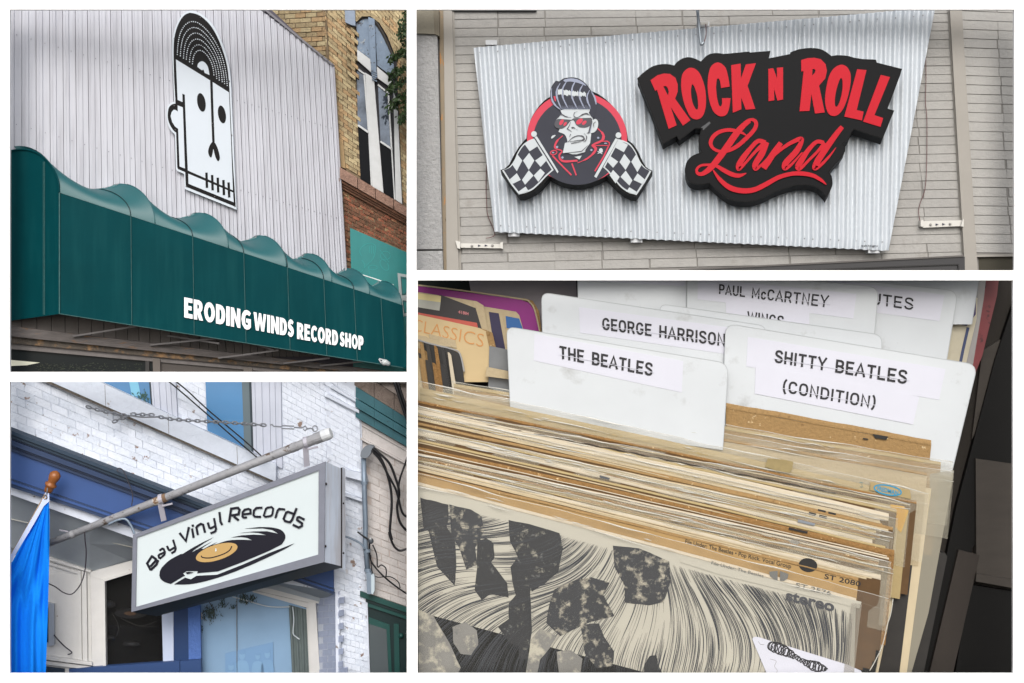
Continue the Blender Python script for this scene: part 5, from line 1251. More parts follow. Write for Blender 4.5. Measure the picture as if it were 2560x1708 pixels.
lg.slab(s3([(440, 1190), (545, 1125), (600, 1142), (655, 1108), (850, 1098), (1100, 1000), (1350, 890), (1590, 798)] + smooth([(1590, 798), (1500, 852), (1330, 935), (1150, 1015), (950, 1095), (750, 1158), (580, 1190), (440, 1190)], 3)), SPL, .0125, .003, back=False)
lg.obj('record_logo', M_navy, LB)
MB().slab(s3(ell(848, 885, 207, 74, -17, 36)), SPL, .016, .003, back=False).obj('logo_label', mat('tan_print', C(204, 168, 108, .70), .4), LB)
MB().rib(s3(smooth([(700, 915), (715, 933), (790, 936), (900, 905), (970, 865), (992, 825)], 5)), 2.6, SPL, .019, .002).obj('logo_arc', M_navy, LB)
MB().slab(s3([(836, 843), (846, 850), (848, 870), (832, 878)]), SPL, .019, .002).obj('logo_spindle', MATS['milky_sign_face'], LB)
MB().slab(s3([(550, 1076), (580, 1070), (628, 1076), (566, 1094)]), SPL, .018, .002).obj('logo_stylus', M_navy, LB)
for (tx, ty), (ux, uy), t in (((1560, 310), (1566, 466), .90), ((820, 615), (836, 744), .395)):
    big = t > .6; want = c3(tx, ty)[0]
    for _ in range(40):                              # where along the pipe the strap hangs
        p_ = pp(t); x_ = 1280 + p_.x / S * D / (D + p_.y); t += (want - x_) / 700
    top = pp(t); bot = SPL.hit(*c3(ux, uy), -.06)
    MB().tube([top + Vector((-.02, 0, 0)), top + Vector((.028, 0, .012))], .072 if big else .066, 14).obj('strap_ring', M_str, AR)
    w_ = .034
    m = MB(); a = top + Vector((0, -.03, -.05))
    m.box([a + Vector((-w_, 0, 0)), a + Vector((w_, 0, .02)), bot + Vector((w_, 0, .02)), bot + Vector((-w_, 0, 0)), a + Vector((-w_, .02, 0)), a + Vector((w_, .02, .02)), bot + Vector((w_, .02, .02)), bot + Vector((-w_, .02, 0))])
    m.obj('strap', M_str, AR)
    b0 = top + Vector((.03, -.03, -.08)); MB().tube([b0, b0 + Vector((.13, 0, .03))], .014, 6).obj('strap_bolt', M_str, AR)
MB().tube([at(*p2(*p), .62) for p in smooth([(985, 1415), (1080, 1372), (1150, 1364), (1195, 1410), (1225, 1470), (1238, 1510)], 5)], .016, 7).obj('feed_conduit', M_gal, AR, soft=True)
MB().tube([at(*p4(*p), .9) for p in smooth([(560, -20), (650, 0), (660, 40), (715, 65)], 5)], .012, 6).obj('hook', M_str, AR)
chn = thing('chain', 'galvanised stay chain with turnbuckle running from the wall to the pipe end', 'chain')
M_ch = mat('chain_steel', C(170, 174, 182, .75), .35, metal=.6)
def chain(pts, step=.062, r=.0095):
    P = [pts[0]]; out = []
    acc = 0; cur = pts[0]; idx = 1; m = MB(); n = 0
    total = sum((b - a).length for a, b in zip(pts, pts[1:])); N = int(total / step)
    for i in range(N):
        d = (i + .5) * step; k = 0
        while k < len(pts) - 2 and d > (pts[k + 1] - pts[k]).length: d -= (pts[k + 1] - pts[k]).length; k += 1
        dr_ = (pts[k + 1] - pts[k]).normalized(); c = pts[k] + dr_ * d
        up = Vector((0, -1, 0)) if i % 2 else Vector((0.2, -.6, 1)).normalized()
        up = (up - dr_ * up.dot(dr_)).normalized()
        m.tube([c + dr_ * math.cos(a) * step * .68 + up * math.sin(a) * step * .33 for a in [2 * math.pi * q / 10 for q in range(10)]], r, 4, closed=True)
    return m
def chp(f, x, y, t): return at(*f(x, y), lerp(.68, .2, t))
main_c = [chp(p2, 770, 262, 0), chp(p2, 940, 310, .1), chp(p2, 1130, 345, .2), chp(p2, 1200, 350, .25)]
cm = chain(main_c); cm2 = chain([chp(p2, 1030, 415, .1), chp(p2, 1080, 390, .14), chp(p2, 1200, 352, .25)])
cm3 = chain([chp(p2, 1480, 362, .42), chp(p2, 1600, 385, .5), chp(p3, 0, 400, .6), chp(p3, 300, 415, .72), chp(p3, 600, 436, .84), chp(p3, 765, 448, .88)])
cm4 = chain([chp(p2, 1210, 335, .26), chp(p2, 1330, 340, .34), chp(p2, 1470, 345, .42)])
for m in (cm, cm2, cm3, cm4): struct(m.obj('links', M_ch, chn, norm=False), 'stuff')
MB().tube([chp(p2, 1200, 352, .25), chp(p2, 1330, 368, .34), chp(p2, 1490, 362, .42)], .011, 6).obj('tie_rod', M_ch, chn)
tb = MB()
for dy in (-14, 14): tb.tube([chp(p3, 878, 462 + dy, .9), chp(p3, 1000, 468 + dy, .93)], .009, 6)
tb.tube([chp(p3, 765, 445, .88), chp(p3, 785, 436, .88), chp(p3, 800, 455, .89), chp(p3, 878, 460, .9)], .010, 6)
tb.tube([chp(p3, 1000, 466, .93), chp(p3, 1080, 470, .95), chp(p3, 1110, 452, .96), chp(p3, 1130, 476, .96), chp(p3, 1108, 500, .96), chp(p3, 1090, 480, .96)], .010, 6)
tb.obj('turnbuckle', M_ch, chn)
MB().tube([chp(p3, 1205 + 26 * math.cos(a), 478 + 28 * math.sin(a), .98) for a in [k * .628 for k in range(10)]], .009, 6, closed=True).obj('ring', M_ch, chn)
MB().tube([chp(p3, 1120, 482, .96), chp(p3, 1160, 474, .97), chp(p3, 1195, 486, .98)], .010, 6).obj('link_hook', M_ch, chn)

# --- blue flag on its pole
FLG = thing('flag', 'bright blue flag hanging furled on a wooden pole at the left', 'flag')
M_fl = mat('blue_flag_cloth', C(20, 130, 240, .82), .85, spec=.05, bump=(160, .15), noise=(3, .08))
YF = .40
rows = []
le = smooth([(222, 655), (190, 720), (150, 790), (108, 865), (60, 950), (20, 1020), (0, 1060), (-20, 1120), (-30, 1300), (-30, 1570)], 3)
re = smooth([(250, 632), (252, 690), (253, 780), (252, 880), (250, 1000), (247, 1120), (243, 1240), (240, 1340), (236, 1450), (232, 1570)], 3)
for i, (a, b) in enumerate(zip(le, re)):
    row = []; s_ = i / (len(le) - 1)
    for k in range(41):
        t = k / 40
        x, y = lerp(a[0], b[0], t), lerp(a[1], b[1], t)
        y += 14 * math.sin(t * math.pi) * s_
        f_ = .055 * s_ ** .7 * (math.sin(t * 12 - 4.5 * s_ + 1.3 * math.sin(s_ * 6)) + .7 * math.sin(t * 23 + 3 + 5 * s_ + math.sin(s_ * 11)) + .35 * math.sin(t * 41 - 7 * s_)) + .05 * s_ * math.sin(s_ * 9 + t * 5)
        row.append(at(*c3(x, y), YF + f_))
    rows.append(row)
MB().grid(rows).obj('cloth', M_fl, FLG, soft=True)
h = MB()
hl_ = [(238, 580), (226, 610), (205, 655), (170, 715), (120, 800), (60, 905), (10, 990)]; hr_ = [(250, 598), (252, 640), (224, 664), (192, 722), (150, 795), (100, 875), (52, 960)]
h.grid([[at(*c3(*a), YF - .02), at(*c3(*b), YF - .02)] for a, b in zip(hl_, hr_)])
h.obj('hoist_band', mat('white_hoist_canvas', C(196, 208, 240, .84), .7), FLG)
MB().tube([at(*c3(231 + 8 * math.cos(a), 618 + 9 * math.sin(a)), YF - .03) for a in [k * .628 for k in range(10)]], .009, 5, closed=True).obj('grommet', mat('brass_grommet', C(150, 130, 110, .75), .35, metal=.5), FLG)
M_wood = mat('brown_varnished_wood', C(160, 98, 52, .75), .35, noise=(9, .25), stretch=(3, 3, .6))
ax0, ax1 = at(*c3(243, 592), YF + .02), at(*c3(288, 492), YF - .02)
prof = [(.0, .048), (.12, .055), (.28, .060), (.33, .075), (.40, .078), (.46, .052), (.55, .056), (.75, .072), (.9, .07), (1.0, .045), (1.06, .01)]
MB().tube([ax0.lerp(ax1, t) for t, _ in prof], [r_ for _, r_ in prof], 14).obj('finial', M_wood, FLG, soft=True)
MB().tube([ax0.lerp(ax1, .05), at(*c3(150, 760), YF + .10), at(*c3(30, 970), YF + .12), at(*c3(-20, 1060), YF + .12)], .022, 10).obj('pole', mat('pale_wood_pole', C(164, 140, 110, .75), .6), FLG, soft=True)
MB().tube([at(*c3(243, 572), YF - .05), at(*c3(240, 592), YF - .05), at(*c3(233, 610), YF - .04)], .007, 5).obj('clip', M_ch, FLG)
def dz(y): return .28 + (y - .36) * .55 if y <= .93 else .5935 + (y - .93) * .6
_PL = Pl
class Pl(_PL):                                    # set D is packed tighter than its working depths
    def __init__(s, y0, kx=0.0, kz=0.0): _PL.__init__(s, dz(y0), kx, kz)
# ================================================================ SET D: record bin with white divider cards
c4 = crop(1020, 680, 1.5253); q1 = crop(1040, 700, 4.612); q2 = crop(1540, 700, 3.7327); q3 = crop(2040, 700, 3.136); q4 = crop(1040, 1000, 3.5606); q5 = crop(1680, 1080, 3.0921); q6 = crop(1040, 1230, 3.409); q7 = crop(1680, 1300, 2.7326)
def tilt(y): return Pl(y, 0.0, -0.10)
def DP(y, ty=1195): return Pl(y - .10 * (ty - 854) * S * 1.05 * 0, 0.0, 0.0)
M_kraft = mat('worn_kraft_card', C(194, 156, 102, .54), .85, noise=(22, .2), spots=[(C(140, 104, 62, .62), 16, .62, .08), (C(222, 200, 160, .8), 12, .64, .06)], bump=(30, .5))
M_creamc = mat('cream_card', C(218, 198, 160, .56), .7, noise=(14, .1), spots=[(C(178, 146, 98, .62), 13, .66, .06)], bump=(26, .3))
M_whitec = mat('white_card_spine', C(226, 212, 186, .60), .65, noise=(14, .08), spots=[(C(186, 158, 112, .62), 14, .68, .05)], bump=(24, .25))
M_orange = mat('orange_brown_card', C(184, 138, 80, .54), .85, noise=(24, .3), spots=[(C(128, 88, 46, .6), 15, .60, .08), (C(226, 196, 146, .8), 13, .62, .05)], bump=(34, .7))
M_yell = mat('yellowed_card', C(206, 182, 128, .54), .6, noise=(5, .14), bump=(16, .2))
M_shadowc = mat('gap_shaded_sleeve', C(128, 94, 54, .42), .8, noise=(7, .2))  # brown darkened to paint shade in the gaps between sleeves
M_plas = mat('clear_plastic_sleeve', (0.50, 0.47, 0.37, 1), .08, spec=.9, alpha=.22, bump=(5, .5), stretch=(.3, 1, 1.6))
M_pedge = mat('plastic_edge_glint', C(232, 230, 220, .8), .2, spec=.8, alpha=.5)  # whitish colour stands in for sky glints along the plastic
M_txt = mat('black_card_print', C(34, 34, 38, .75), .6)
M_gtxt = mat('grey_card_print', C(126, 124, 120, .76), .6)

def sleeve(label, y1680, xr, yr, dep, face, spine, tp=10, xl=1026, h=230, lean=.10, wear=.8, group='record sleeves packed in the front of the bin', roundr=0):
    """one LP cover: face, worn top spine; top edge runs through (1680, y1680) and ends at (xr, yr)"""
    o = thing('record_sleeve', label, 'record sleeve', group)
    sl = (yr - y1680) / (xr - 1680.0) if abs(xr - 1680) > 1 else .2
    pl = Pl(dep)
    f = lambda x: yr + (x - xr) * sl - .000012 * (xr - x) * (x - xl) * .5
    N = 26; xs_ = [lerp(xl, xr, i / N) for i in range(N + 1)]
    top = [(x, f(x) + tp * .5) for x in xs_]
    MB().slab(top + [(xr - lean * h, yr + h), (xl, f(xl) + h)], pl, 0, .03, back=False).obj('cover', face, o)
    rows = []
    ph = R.uniform(0, 6)
    for k in range(6):
        a = math.pi * k / 5; row = []
        for i, x in enumerate(xs_):
            w_ = wear * (R.uniform(-1, 1) * .8 + math.sin(x * .03 + ph))
            yy = f(x) + tp * .5 - tp * .55 * (1 - math.cos(a)) + w_ * .5
            row.append(pl.hit(x, yy, .004 - .02 * (1 - math.cos(a)) / 2 + .008 * math.sin(a)))
        rows.append(row)
    MB().grid(rows).obj('spine', spine, o, soft=True)
    o['_'] = 0; del o['_']
    return o, pl, f
def plastic(o, pl, f, xl, xr, up=10, down=46, off=.012, wav=3.0, lean=.10, edge=True, drop=150, film=None):
    ph = R.uniform(0, 6); N = 60
    gl_ = MB()
    for k in range(int((xr - xl) / 120)):             # pale tubes imitating glints on the film
        x0 = R.uniform(xl + 10, xr - 70); L_ = R.uniform(16, 75); y0 = R.uniform(-up * .6, 12); am = R.uniform(-3, 3)
        P_ = [(x0 + L_ * t, f(x0 + L_ * t) + y0 + am * math.sin(t * 3.1) + R.uniform(-.4, .4)) for t in [q / 7 for q in range(8)]]
        w0 = R.uniform(.003, .010)
        gl_.tube([pl.hit(x, y, off + .014) for x, y in P_], [max(.0006, w0 * math.sin(math.pi * q / 7)) for q in range(8)], 5)
    struct(gl_.obj('plastic_glints', M_pedge, o, soft=True), 'stuff')
    def top(x): return f(x) - up + .55 * wav * (math.sin(x * .021 + ph) * .6 + math.sin(x * .057 + 2 * ph) * .5 + max(0, math.sin(x * .011 + ph)) ** 6 * 2.2)
    rows = []
    for v in range(7):
        row = []
        for i in range(N + 1):
            x = lerp(xl, xr, i / N); y = lerp(top(x), f(x) + drop, (v / 6) ** 1.4)
            row.append(pl.hit(x - lean * max(0, y - f(x)) * (i / N), y, off + .010 * math.sin(x * .03 + v * .9 + ph) * (1 - v / 8)))
        rows.append(row)
    MB().grid(rows).obj('plastic_cover', film or M_plas, o, soft=True)
    if edge:
        MB().tube([pl.hit(x, top(x), off) for x in [lerp(xl, xr, i / N) for i in range(N + 1)]], [.0035 + .0075 * max(0, math.sin(x * .017 + ph)) ** 2 for x in [lerp(xl, xr, i / N) for i in range(N + 1)]], 6).obj('plastic_edge', M_pedge, o, soft=True)
        MB().tube([pl.hit(x, f(x) + 5 + wav * math.sin(x * .02 + ph), off + .012) for x in [lerp(xl, xr, i / N) for i in range(N + 1)]], [.0005 + .008 * max(0, math.sin(x * .013 + 1.7 * ph)) ** 3 for x in [lerp(xl, xr, i / N) for i in range(N + 1)]], 5).obj('plastic_fold_glint', M_pedge, o, soft=True)

# backdrop of the bin
bk_ = thing('record_bin', 'dark wooden record bin, side and grey-brown boards at the right darkened for shade', 'bin')
M_bin = mat('shadowed_brown_wood', C(52, 45, 38, .5), .8, noise=(4, .3), stretch=(1, 1, .3))
M_binb = mat('shaded_bin_side', C(12, 11, 10, .6), .6, spec=.2)  # bin colours kept dark to paint in the shade at the right
M_bing = mat('grey_brown_board', C(82, 75, 68, .5), .75, noise=(4, .2), stretch=(.4, 1, 2))
BKP = Pl(2.35)
MB().slab([(1030, 689), (2548, 689), (2548, 1700), (1030, 1700)], BKP, 0, .05).obj('back_board', M_bin, bk_)
MB().slab(c4([(10, 10), (260, 10), (250, 110), (10, 90)]), BKP, .02, .02).obj('back_shelf', mat('dark_green_shadow', C(40, 48, 42, .6), .9, noise=(3, .6)), bk_)
for q, o, m in (([(2090, 900), (2240, 330), (2330, 60), (2330, 690), (2150, 1060), (2060, 1545), (1960, 1545)], .10, M_binb), ([(2165, 712), (2330, 735), (2330, 1205), (2168, 1176)], .14, M_bing), ([(2168, 1150), (2330, 1178), (2330, 1210), (2166, 1180)], .20, M_bing), ([(2140, 1192), (2330, 1222), (2330, 1545), (2085, 1545)], .12, M_binb), ([(2100, 1060), (2180, 1080), (2075, 1545), (1985, 1545)], .16, mat('brown_rail', C(66, 58, 52, .5), .8, noise=(4, .2), stretch=(1, 1, .3))), ([(2190, 300), (2290, 240), (2250, 430), (2150, 640)], .06, M_bing)):
    MB().slab(c4(q), BKP, o, o).obj('bin_board', m, bk_)
MB().slab(c4([(1968, 1066), (2050, 1070), (2058, 1084), (1962, 1545), (1872, 1545)]), Pl(1.1), 0, .3, inset=1).obj('bin_end', mat('charcoal_end_board', C(52, 49, 46, .55), .7, noise=(6, .2)), bk_)
MB().slab(c4([(1955, 1080), (1968, 1066), (1872, 1545), (1850, 1545)]), Pl(1.12), 0, .3).obj('bin_end_edge', M_binb, bk_)
MB().slab([(1030, 1450), (2300, 1600), (2300, 1700), (1030, 1700)], Pl(1.9), 0, .02).obj('bin_floor', M_binb, bk_)

# things further back, left to right
def card(name, label, cat, poly, dep, m, th=.02, group=None):
    o = tag(MB().slab(c4(poly), Pl(dep), 0, th, back=False).obj(name, m), label, cat, group)
    return o
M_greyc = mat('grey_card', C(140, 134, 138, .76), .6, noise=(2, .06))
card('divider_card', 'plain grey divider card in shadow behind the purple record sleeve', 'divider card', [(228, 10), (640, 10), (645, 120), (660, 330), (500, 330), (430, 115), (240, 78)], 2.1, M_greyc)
pu = card('record_sleeve', 'purple record sleeve with rounded corner and worn pale edge, at the upper left', 'record sleeve', [(10, 50), (430, 106), (462, 118), (480, 145), (500, 225), (490, 260), (10, 150)], 1.9, mat('purple_sleeve', C(138, 20, 122, .78), .5, noise=(3, .1)))
MB().rib(c4(smooth([(10, 47), (200, 70), (430, 103), (464, 116), (483, 145), (502, 225)], 5)), 3.4, Pl(1.9), .012, .03).obj('worn_edge', M_creamc, pu)
br = card('record_sleeve', 'brown-edged record sleeve peeking out behind the purple sleeve', 'record sleeve', [(440, 100), (476, 110), (500, 150), (512, 250), (480, 250), (440, 130)], 1.96, M_kraft)
b1_ = card('record_sleeve', 'record sleeve with cream border and royal blue block, in front of the purple sleeve', 'record sleeve', [(290, 132), (412, 152), (424, 165), (452, 262), (300, 262)], 1.82, M_creamc)
MB().slab(c4([(372, 168), (424, 178), (440, 224), (376, 214)]), Pl(1.82), .006, .006).obj('cover_print', mat('royal_blue_print', C(30, 92, 156, .76), .5), b1_)
b2_ = card('record_sleeve', 'dark violet record sleeve with cream border, left of the royal blue one', 'record sleeve', [(282, 140), (350, 150), (360, 165), (384, 300), (300, 300)], 1.76, M_creamc)
MB().slab(c4([(308, 152), (346, 158), (372, 300), (330, 300)]), Pl(1.76), .006, .006).obj('cover_print', mat('dark_violet_print', C(40, 32, 72, .7), .5), b2_)
b3_ = card('record_sleeve', 'black record sleeve with cream border and yellow tape at its left edge', 'record sleeve', [(10, 72), (262, 112), (288, 128), (310, 250), (10, 200)], 1.7, M_creamc)
MB().slab(c4([(112, 92), (126, 88), (258, 138), (284, 226), (10, 180), (10, 130)]), Pl(1.7), .006, .006).obj('cover_print', mat('black_sleeve_print', C(40, 36, 40, .7), .4, noise=(3, .2)), b3_)
MB().slab(c4([(10, 78), (126, 92), (124, 116), (10, 100)]), Pl(1.7), .011, .005).obj('yellow_tape', mat('yellow_tape', C(222, 206, 148, .8), .5), b3_)
MB().slab(c4([(10, 100), (124, 116), (120, 148), (10, 130)]), Pl(1.7), .010, .005).obj('grey_tape', mat('grey_tape', C(176, 176, 166, .78), .4), b3_)
MB().text('41884', q1([(488, 348), (608, 376), (606, 408), (486, 385)]), Pl(1.7), .012, .01).obj('lettering', mat('pink_print', C(206, 130, 132, .78), .6), b3_, norm=False)
b4_ = card('record_sleeve', 'record sleeve showing a thin brick-red top edge above the cream classics sleeve', 'record sleeve', [(10, 150), (262, 194), (266, 208), (262, 280), (10, 240)], 1.62, mat('brick_red_sleeve', C(188, 86, 72, .78), .6))
b5_ = card('record_sleeve', 'cream record sleeve with orange serif lettering, at the left edge', 'record sleeve', [(10, 156), (272, 214), (296, 226), (312, 300), (318, 420), (10, 420)], 1.54, mat('cream_classics_sleeve', C(222, 196, 148, .66), .6, noise=(3, .08), stretch=(.5, 1, 1)))
MB().slab(c4([(272, 214), (300, 222), (322, 232), (338, 300), (330, 420), (318, 420), (312, 300), (296, 226)]), Pl(1.56), 0, .04).obj('spine', M_kraft, b5_)
MB().text('CLASSICS', c4([(22, 178), (292, 238), (286, 288), (16, 222)]), Pl(1.54), .006, -.012).obj('lettering', mat('orange_print', C(206, 146, 84, .78), .6), b5_, norm=False)
b6_ = card('record_sleeve', 'black record sleeve in grey plastic below the cream classics sleeve', 'record sleeve', [(60, 268), (168, 296), (196, 310), (206, 350), (222, 470), (60, 470)], 1.46, mat('black_glossy_sleeve', C(34, 34, 36, .66), .3, noise=(3, .2)))
MB().rib(c4(smooth([(10, 250), (80, 272), (168, 294), (198, 312), (214, 380)], 4)), 3.5, Pl(1.46), .012, .03).obj('plastic_edge', mat('grey_plastic_edge', C(150, 150, 150, .8), .25, spec=.7), b6_)
for k, (q, lab) in enumerate((([(10, 236), (70, 246), (92, 262), (96, 300), (10, 300)], 'small cream record edge above the black glossy sleeve, nearest the left edge'), ([(80, 236), (130, 248), (180, 260), (186, 290), (84, 276)], 'small cream record edge directly above the black glossy sleeve'))):
    card('record_sleeve', lab, 'record sleeve', q, 1.50 + .01 * k, M_creamc, .05)
b7_ = card('record_sleeve', 'tan record sleeve with dark gap, lowest at the left edge', 'record sleeve', [(10, 284), (60, 296), (82, 312), (112, 470), (10, 470)], 1.40, M_kraft, .05)
MB().slab(c4([(10, 300), (46, 310), (60, 330), (88, 470), (10, 470)]), Pl(1.40), .008, .008).obj('cover_print', mat('olive_black_print', C(56, 50, 42, .66), .5, noise=(5, .5)), b7_)
b8_ = card('record_sleeve', 'grey plastic-wrapped record edge at the far left above the packed row', 'record sleeve', [(10, 330), (46, 334), (74, 350), (86, 470), (10, 470)], 1.36, mat('grey_plastic_wrap', C(128, 126, 120, .74), .25, spec=.6, noise=(4, .4)), .05)
card('record_sleeve', 'grey plastic record sleeve seen just left of the front divider card', 'record sleeve', [(310, 282), (400, 300), (400, 480), (306, 440)], 1.48, mat('slate_plastic', C(122, 126, 130, .76), .25, spec=.6, noise=(3, .25)))
card('record_sleeve', 'short tan record edge left of the front divider card', 'record sleeve', [(300, 362), (390, 380), (390, 410), (296, 398)], 1.3, M_creamc, .06)
for k in range(11):
    x, y = 14 + (k % 6) * 27 + R.uniform(-4, 4), 256 + (k // 6) * 62 + (k % 6) * 9 + R.uniform(-5, 5)
    w_ = R.uniform(7, 15)
    card('record_sleeve', 'thin %s record edge in the %s far left set' % (('cream', 'kraft brown', 'olive black', 'orange brown', 'glossy black', 'white')[k % 6], ('upper', 'lower')[k // 6]), 'record sleeve', [(x, y), (x + w_, y + 3), (x + w_ + 6, y + 12), (x + w_ + 34, y + 190), (x + 24, y + 190)], 1.352 - .006 * k, [M_creamc, M_kraft, MATS['olive_black_print'], M_orange, MATS['black_glossy_sleeve'], M_whitec][k % 6], .02, 'thin record edges at the far left')
# upper right
u1 = card('record_sleeve', 'cream record sleeve with purple ink border at the upper right', 'record sleeve', [(2060, 72), (2150, 84), (2172, 100), (2168, 180), (2100, 470), (2020, 470)], 1.9, mat('dingy_cream_sleeve', C(196, 188, 166, .78), .7, noise=(4, .14)))
MB().rib(c4([(2092, 96), (2140, 98), (2160, 110), (2160, 160), (2128, 200), (2112, 196)]), 7, Pl(1.9), .006, .006).obj('cover_print', mat('purple_ink', C(68, 54, 100, .74), .6), u1)
MB().rib(c4([(2136, 212), (2116, 300), (2100, 380)]), 7, Pl(1.9), .006, .006).obj('cover_print', mat('blue_ink', C(62, 72, 106, .74), .6), u1)
u2 = card('record_sleeve', 'dark red plastic-wrapped record sleeve at the upper right corner', 'record sleeve', [(2180, 10), (2255, 10), (2246, 90), (2190, 320), (2130, 470), (2100, 470), (2172, 180)], 1.96, mat('dark_red_sleeve', C(134, 62, 66, .74), .4, noise=(3, .2), spots=[(C(52, 40, 42, .6), 3, .55, .06)]))
MB().slab(c4([(2172, 10), (2206, 10), (2196, 100), (2150, 380), (2120, 470), (2100, 470), (2164, 190)]), Pl(1.94), .0, .004).obj('plastic_edge', mat('grey_clear_wrap', C(188, 186, 184, .8), .2, spec=.7, alpha=.55), u2)


def _s(*p): return smooth(list(p), 4)
GR = {'T': (.62, [[(0, .92), (.62, .92)], [(.31, .92), (.31, 0)]]), 'H': (.64, [[(.08, 0), (.08, 1)], [(.56, 0), (.56, 1)], [(.08, .5), (.56, .5)]]), 'E': (.58, [[(.58, .92), (.08, .92), (.08, .08), (.58, .08)], [(.08, .51), (.52, .51)]]),
      'B': (.62, [[(.36, .52), (.08, .52), (.08, .92), (.36, .92)] + _s((.36, .92), (.50, .85), (.52, .70), (.48, .57), (.36, .52)), _s((.36, .52), (.52, .44), (.56, .29), (.50, .14), (.36, .08)) + [(.08, .08), (.08, .52)]]), 'A': (.68, [[(.02, 0), (.34, .95), (.66, 0)], [(.15, .30), (.53, .30)]]), 'L': (.56, [[(.08, 1), (.08, .08), (.56, .08)]]),
      'S': (.62, [_s((.55, .73), (.48, .88), (.32, .93), (.15, .88), (.09, .74), (.15, .60), (.32, .52), (.49, .43), (.56, .28), (.48, .12), (.31, .07), (.14, .12), (.06, .27))]), 'G': (.66, [_s((.57, .72), (.49, .87), (.34, .93), (.17, .86), (.08, .66), (.08, .34), (.17, .14), (.34, .07), (.50, .13), (.58, .30)) + [(.58, .45), (.36, .45)]]),
      'O': (.66, ['c', [(.58, .66), (.50, .87), (.33, .93), (.16, .87), (.08, .66), (.08, .34), (.16, .13), (.33, .07), (.50, .13), (.58, .34)]]), 'R': (.64, [[(.08, 0), (.08, .92), (.36, .92)] + _s((.36, .92), (.51, .85), (.54, .70), (.50, .54), (.36, .48)) + [(.08, .48)], [(.36, .48), (.59, 0)]]), 'I': (.18, [[(.09, 0), (.09, 1)]]),
      'N': (.64, [[(.08, 0), (.08, .97), (.56, .03), (.56, 1)]]), 'P': (.60, [[(.08, 0), (.08, .92), (.36, .92)] + _s((.36, .92), (.51, .85), (.54, .69), (.50, .52), (.36, .45)) + [(.08, .45)]]), 'U': (.64, [[(.08, 1), (.08, .32)] + _s((.08, .32), (.16, .13), (.32, .07), (.48, .13), (.56, .32)) + [(.56, 1)]]), 'M': (.78, [[(.08, 0), (.08, .96), (.39, .25), (.70, .96), (.70, 0)]]),
      'C': (.64, [_s((.57, .70), (.49, .87), (.33, .93), (.16, .86), (.08, .66), (.08, .34), (.16, .14), (.33, .07), (.49, .13), (.57, .30))]), 'c': (.5, [_s((.44, .50), (.36, .62), (.25, .66), (.12, .58), (.08, .36), (.12, .14), (.25, .06), (.36, .10), (.44, .22))]), 'Y': (.64, [[(.02, 1), (.32, .46), (.62, 1)], [(.32, .46), (.32, 0)]]), 'W': (.90, [[(.02, 1), (.23, .05), (.45, .92), (.67, .05), (.88, 1)]]),
      'D': (.64, [[(.30, .08), (.08, .08), (.08, .92), (.30, .92)] + _s((.30, .92), (.48, .85), (.56, .66), (.56, .34), (.48, .15), (.30, .08))]), '(': (.28, [_s((.24, 1.08), (.12, .85), (.07, .45), (.12, .10), (.24, -.12))]), ')': (.28, [_s((.04, 1.08), (.16, .85), (.21, .45), (.16, .10), (.04, -.12))]), ' ': (.42, [])}
def grot(string, quad, pl, off, weight=.16):
    tot = sum(GR[c][0] for c in string) + .14 * (len(string) - 1); h = hom(quad); x = 0; m = MB(); k = 0
    hp = math.hypot(quad[0][0] - quad[3][0], quad[0][1] - quad[3][1])
    for c in string:
        w_, st_l = GR[c]; cl_ = False
        for L in st_l:
            if L == 'c': cl_ = True; continue
            k += 1
            pts = smooth(L, 4, True) if cl_ else L
            m.rib([h((px + x) / tot, py) for px, py in pts], hp * weight, pl, off + (k % 3) * .0003, .0008, closed=cl_)
        x += w_ + .14
    return m
# divider cards
M_div = mat('white_plastic_card', C(219, 224, 228, .71), .5, spec=.3, noise=(1.2, .06), spots=[(C(196, 198, 198, .62), 2.2, .60, .18), (C(120, 120, 120, .6), 15, .735, .02)])
M_lab = mat('white_paper_label', C(229, 230, 242, .67), .6, noise=(3, .03))
M_cedge = mat('greyed_card_edge', C(196, 201, 204, .66), .5)
M_edge = mat('white_card_edge', C(238, 240, 242, .86), .5)
def divider(label, poly, dep, labels, texts, th=.035):
    o = thing('divider_card', label, 'divider card', 'white divider cards standing in the record bin')
    pl = Pl(dep)
    MB().slab(c4(poly), pl, 0, th).obj('card', M_div, o)
    MB().rib(c4(poly[-1:] + poly[:-1]), 1.5, pl, .003, .006).obj('card_edge', M_cedge, o)
    for k, q in enumerate(labels):
        MB().slab(c4(q), pl, .004 + .003 * k, .004, back=False).obj('paper_label', M_lab, o)
    for (s_, q, b_) in texts:
        h_ = hom(c4(q)); adv = lambda t: sum(GR[c][0] + .14 for c in t)
        tot = adv(s_) - .14; done = ''
        for wd_ in s_.split(' '):
            u0 = adv(done) / tot; u1 = (adv(done + wd_) - .14) / tot
            grot(wd_, [h_(u0, 1), h_(u1, 1), h_(u1, 0), h_(u0, 0)], pl, .0115, .135 + b_ * 1.6).obj('lettering', M_txt, o)
            done += wd_ + ' '
        a, b, c_, d = c4(q)
        for (v, w_) in ((.30, 1.25),):
            l0, l1 = lp(d, a, v), lp(c_, b, v)
            l0 = lp(l0, l1, -.01); l1 = lp(l0, l1, 1.02)
            MB().rib([l0, l1], w_, pl, .0135, .001).obj('print_gap', M_lab, o)
    return o
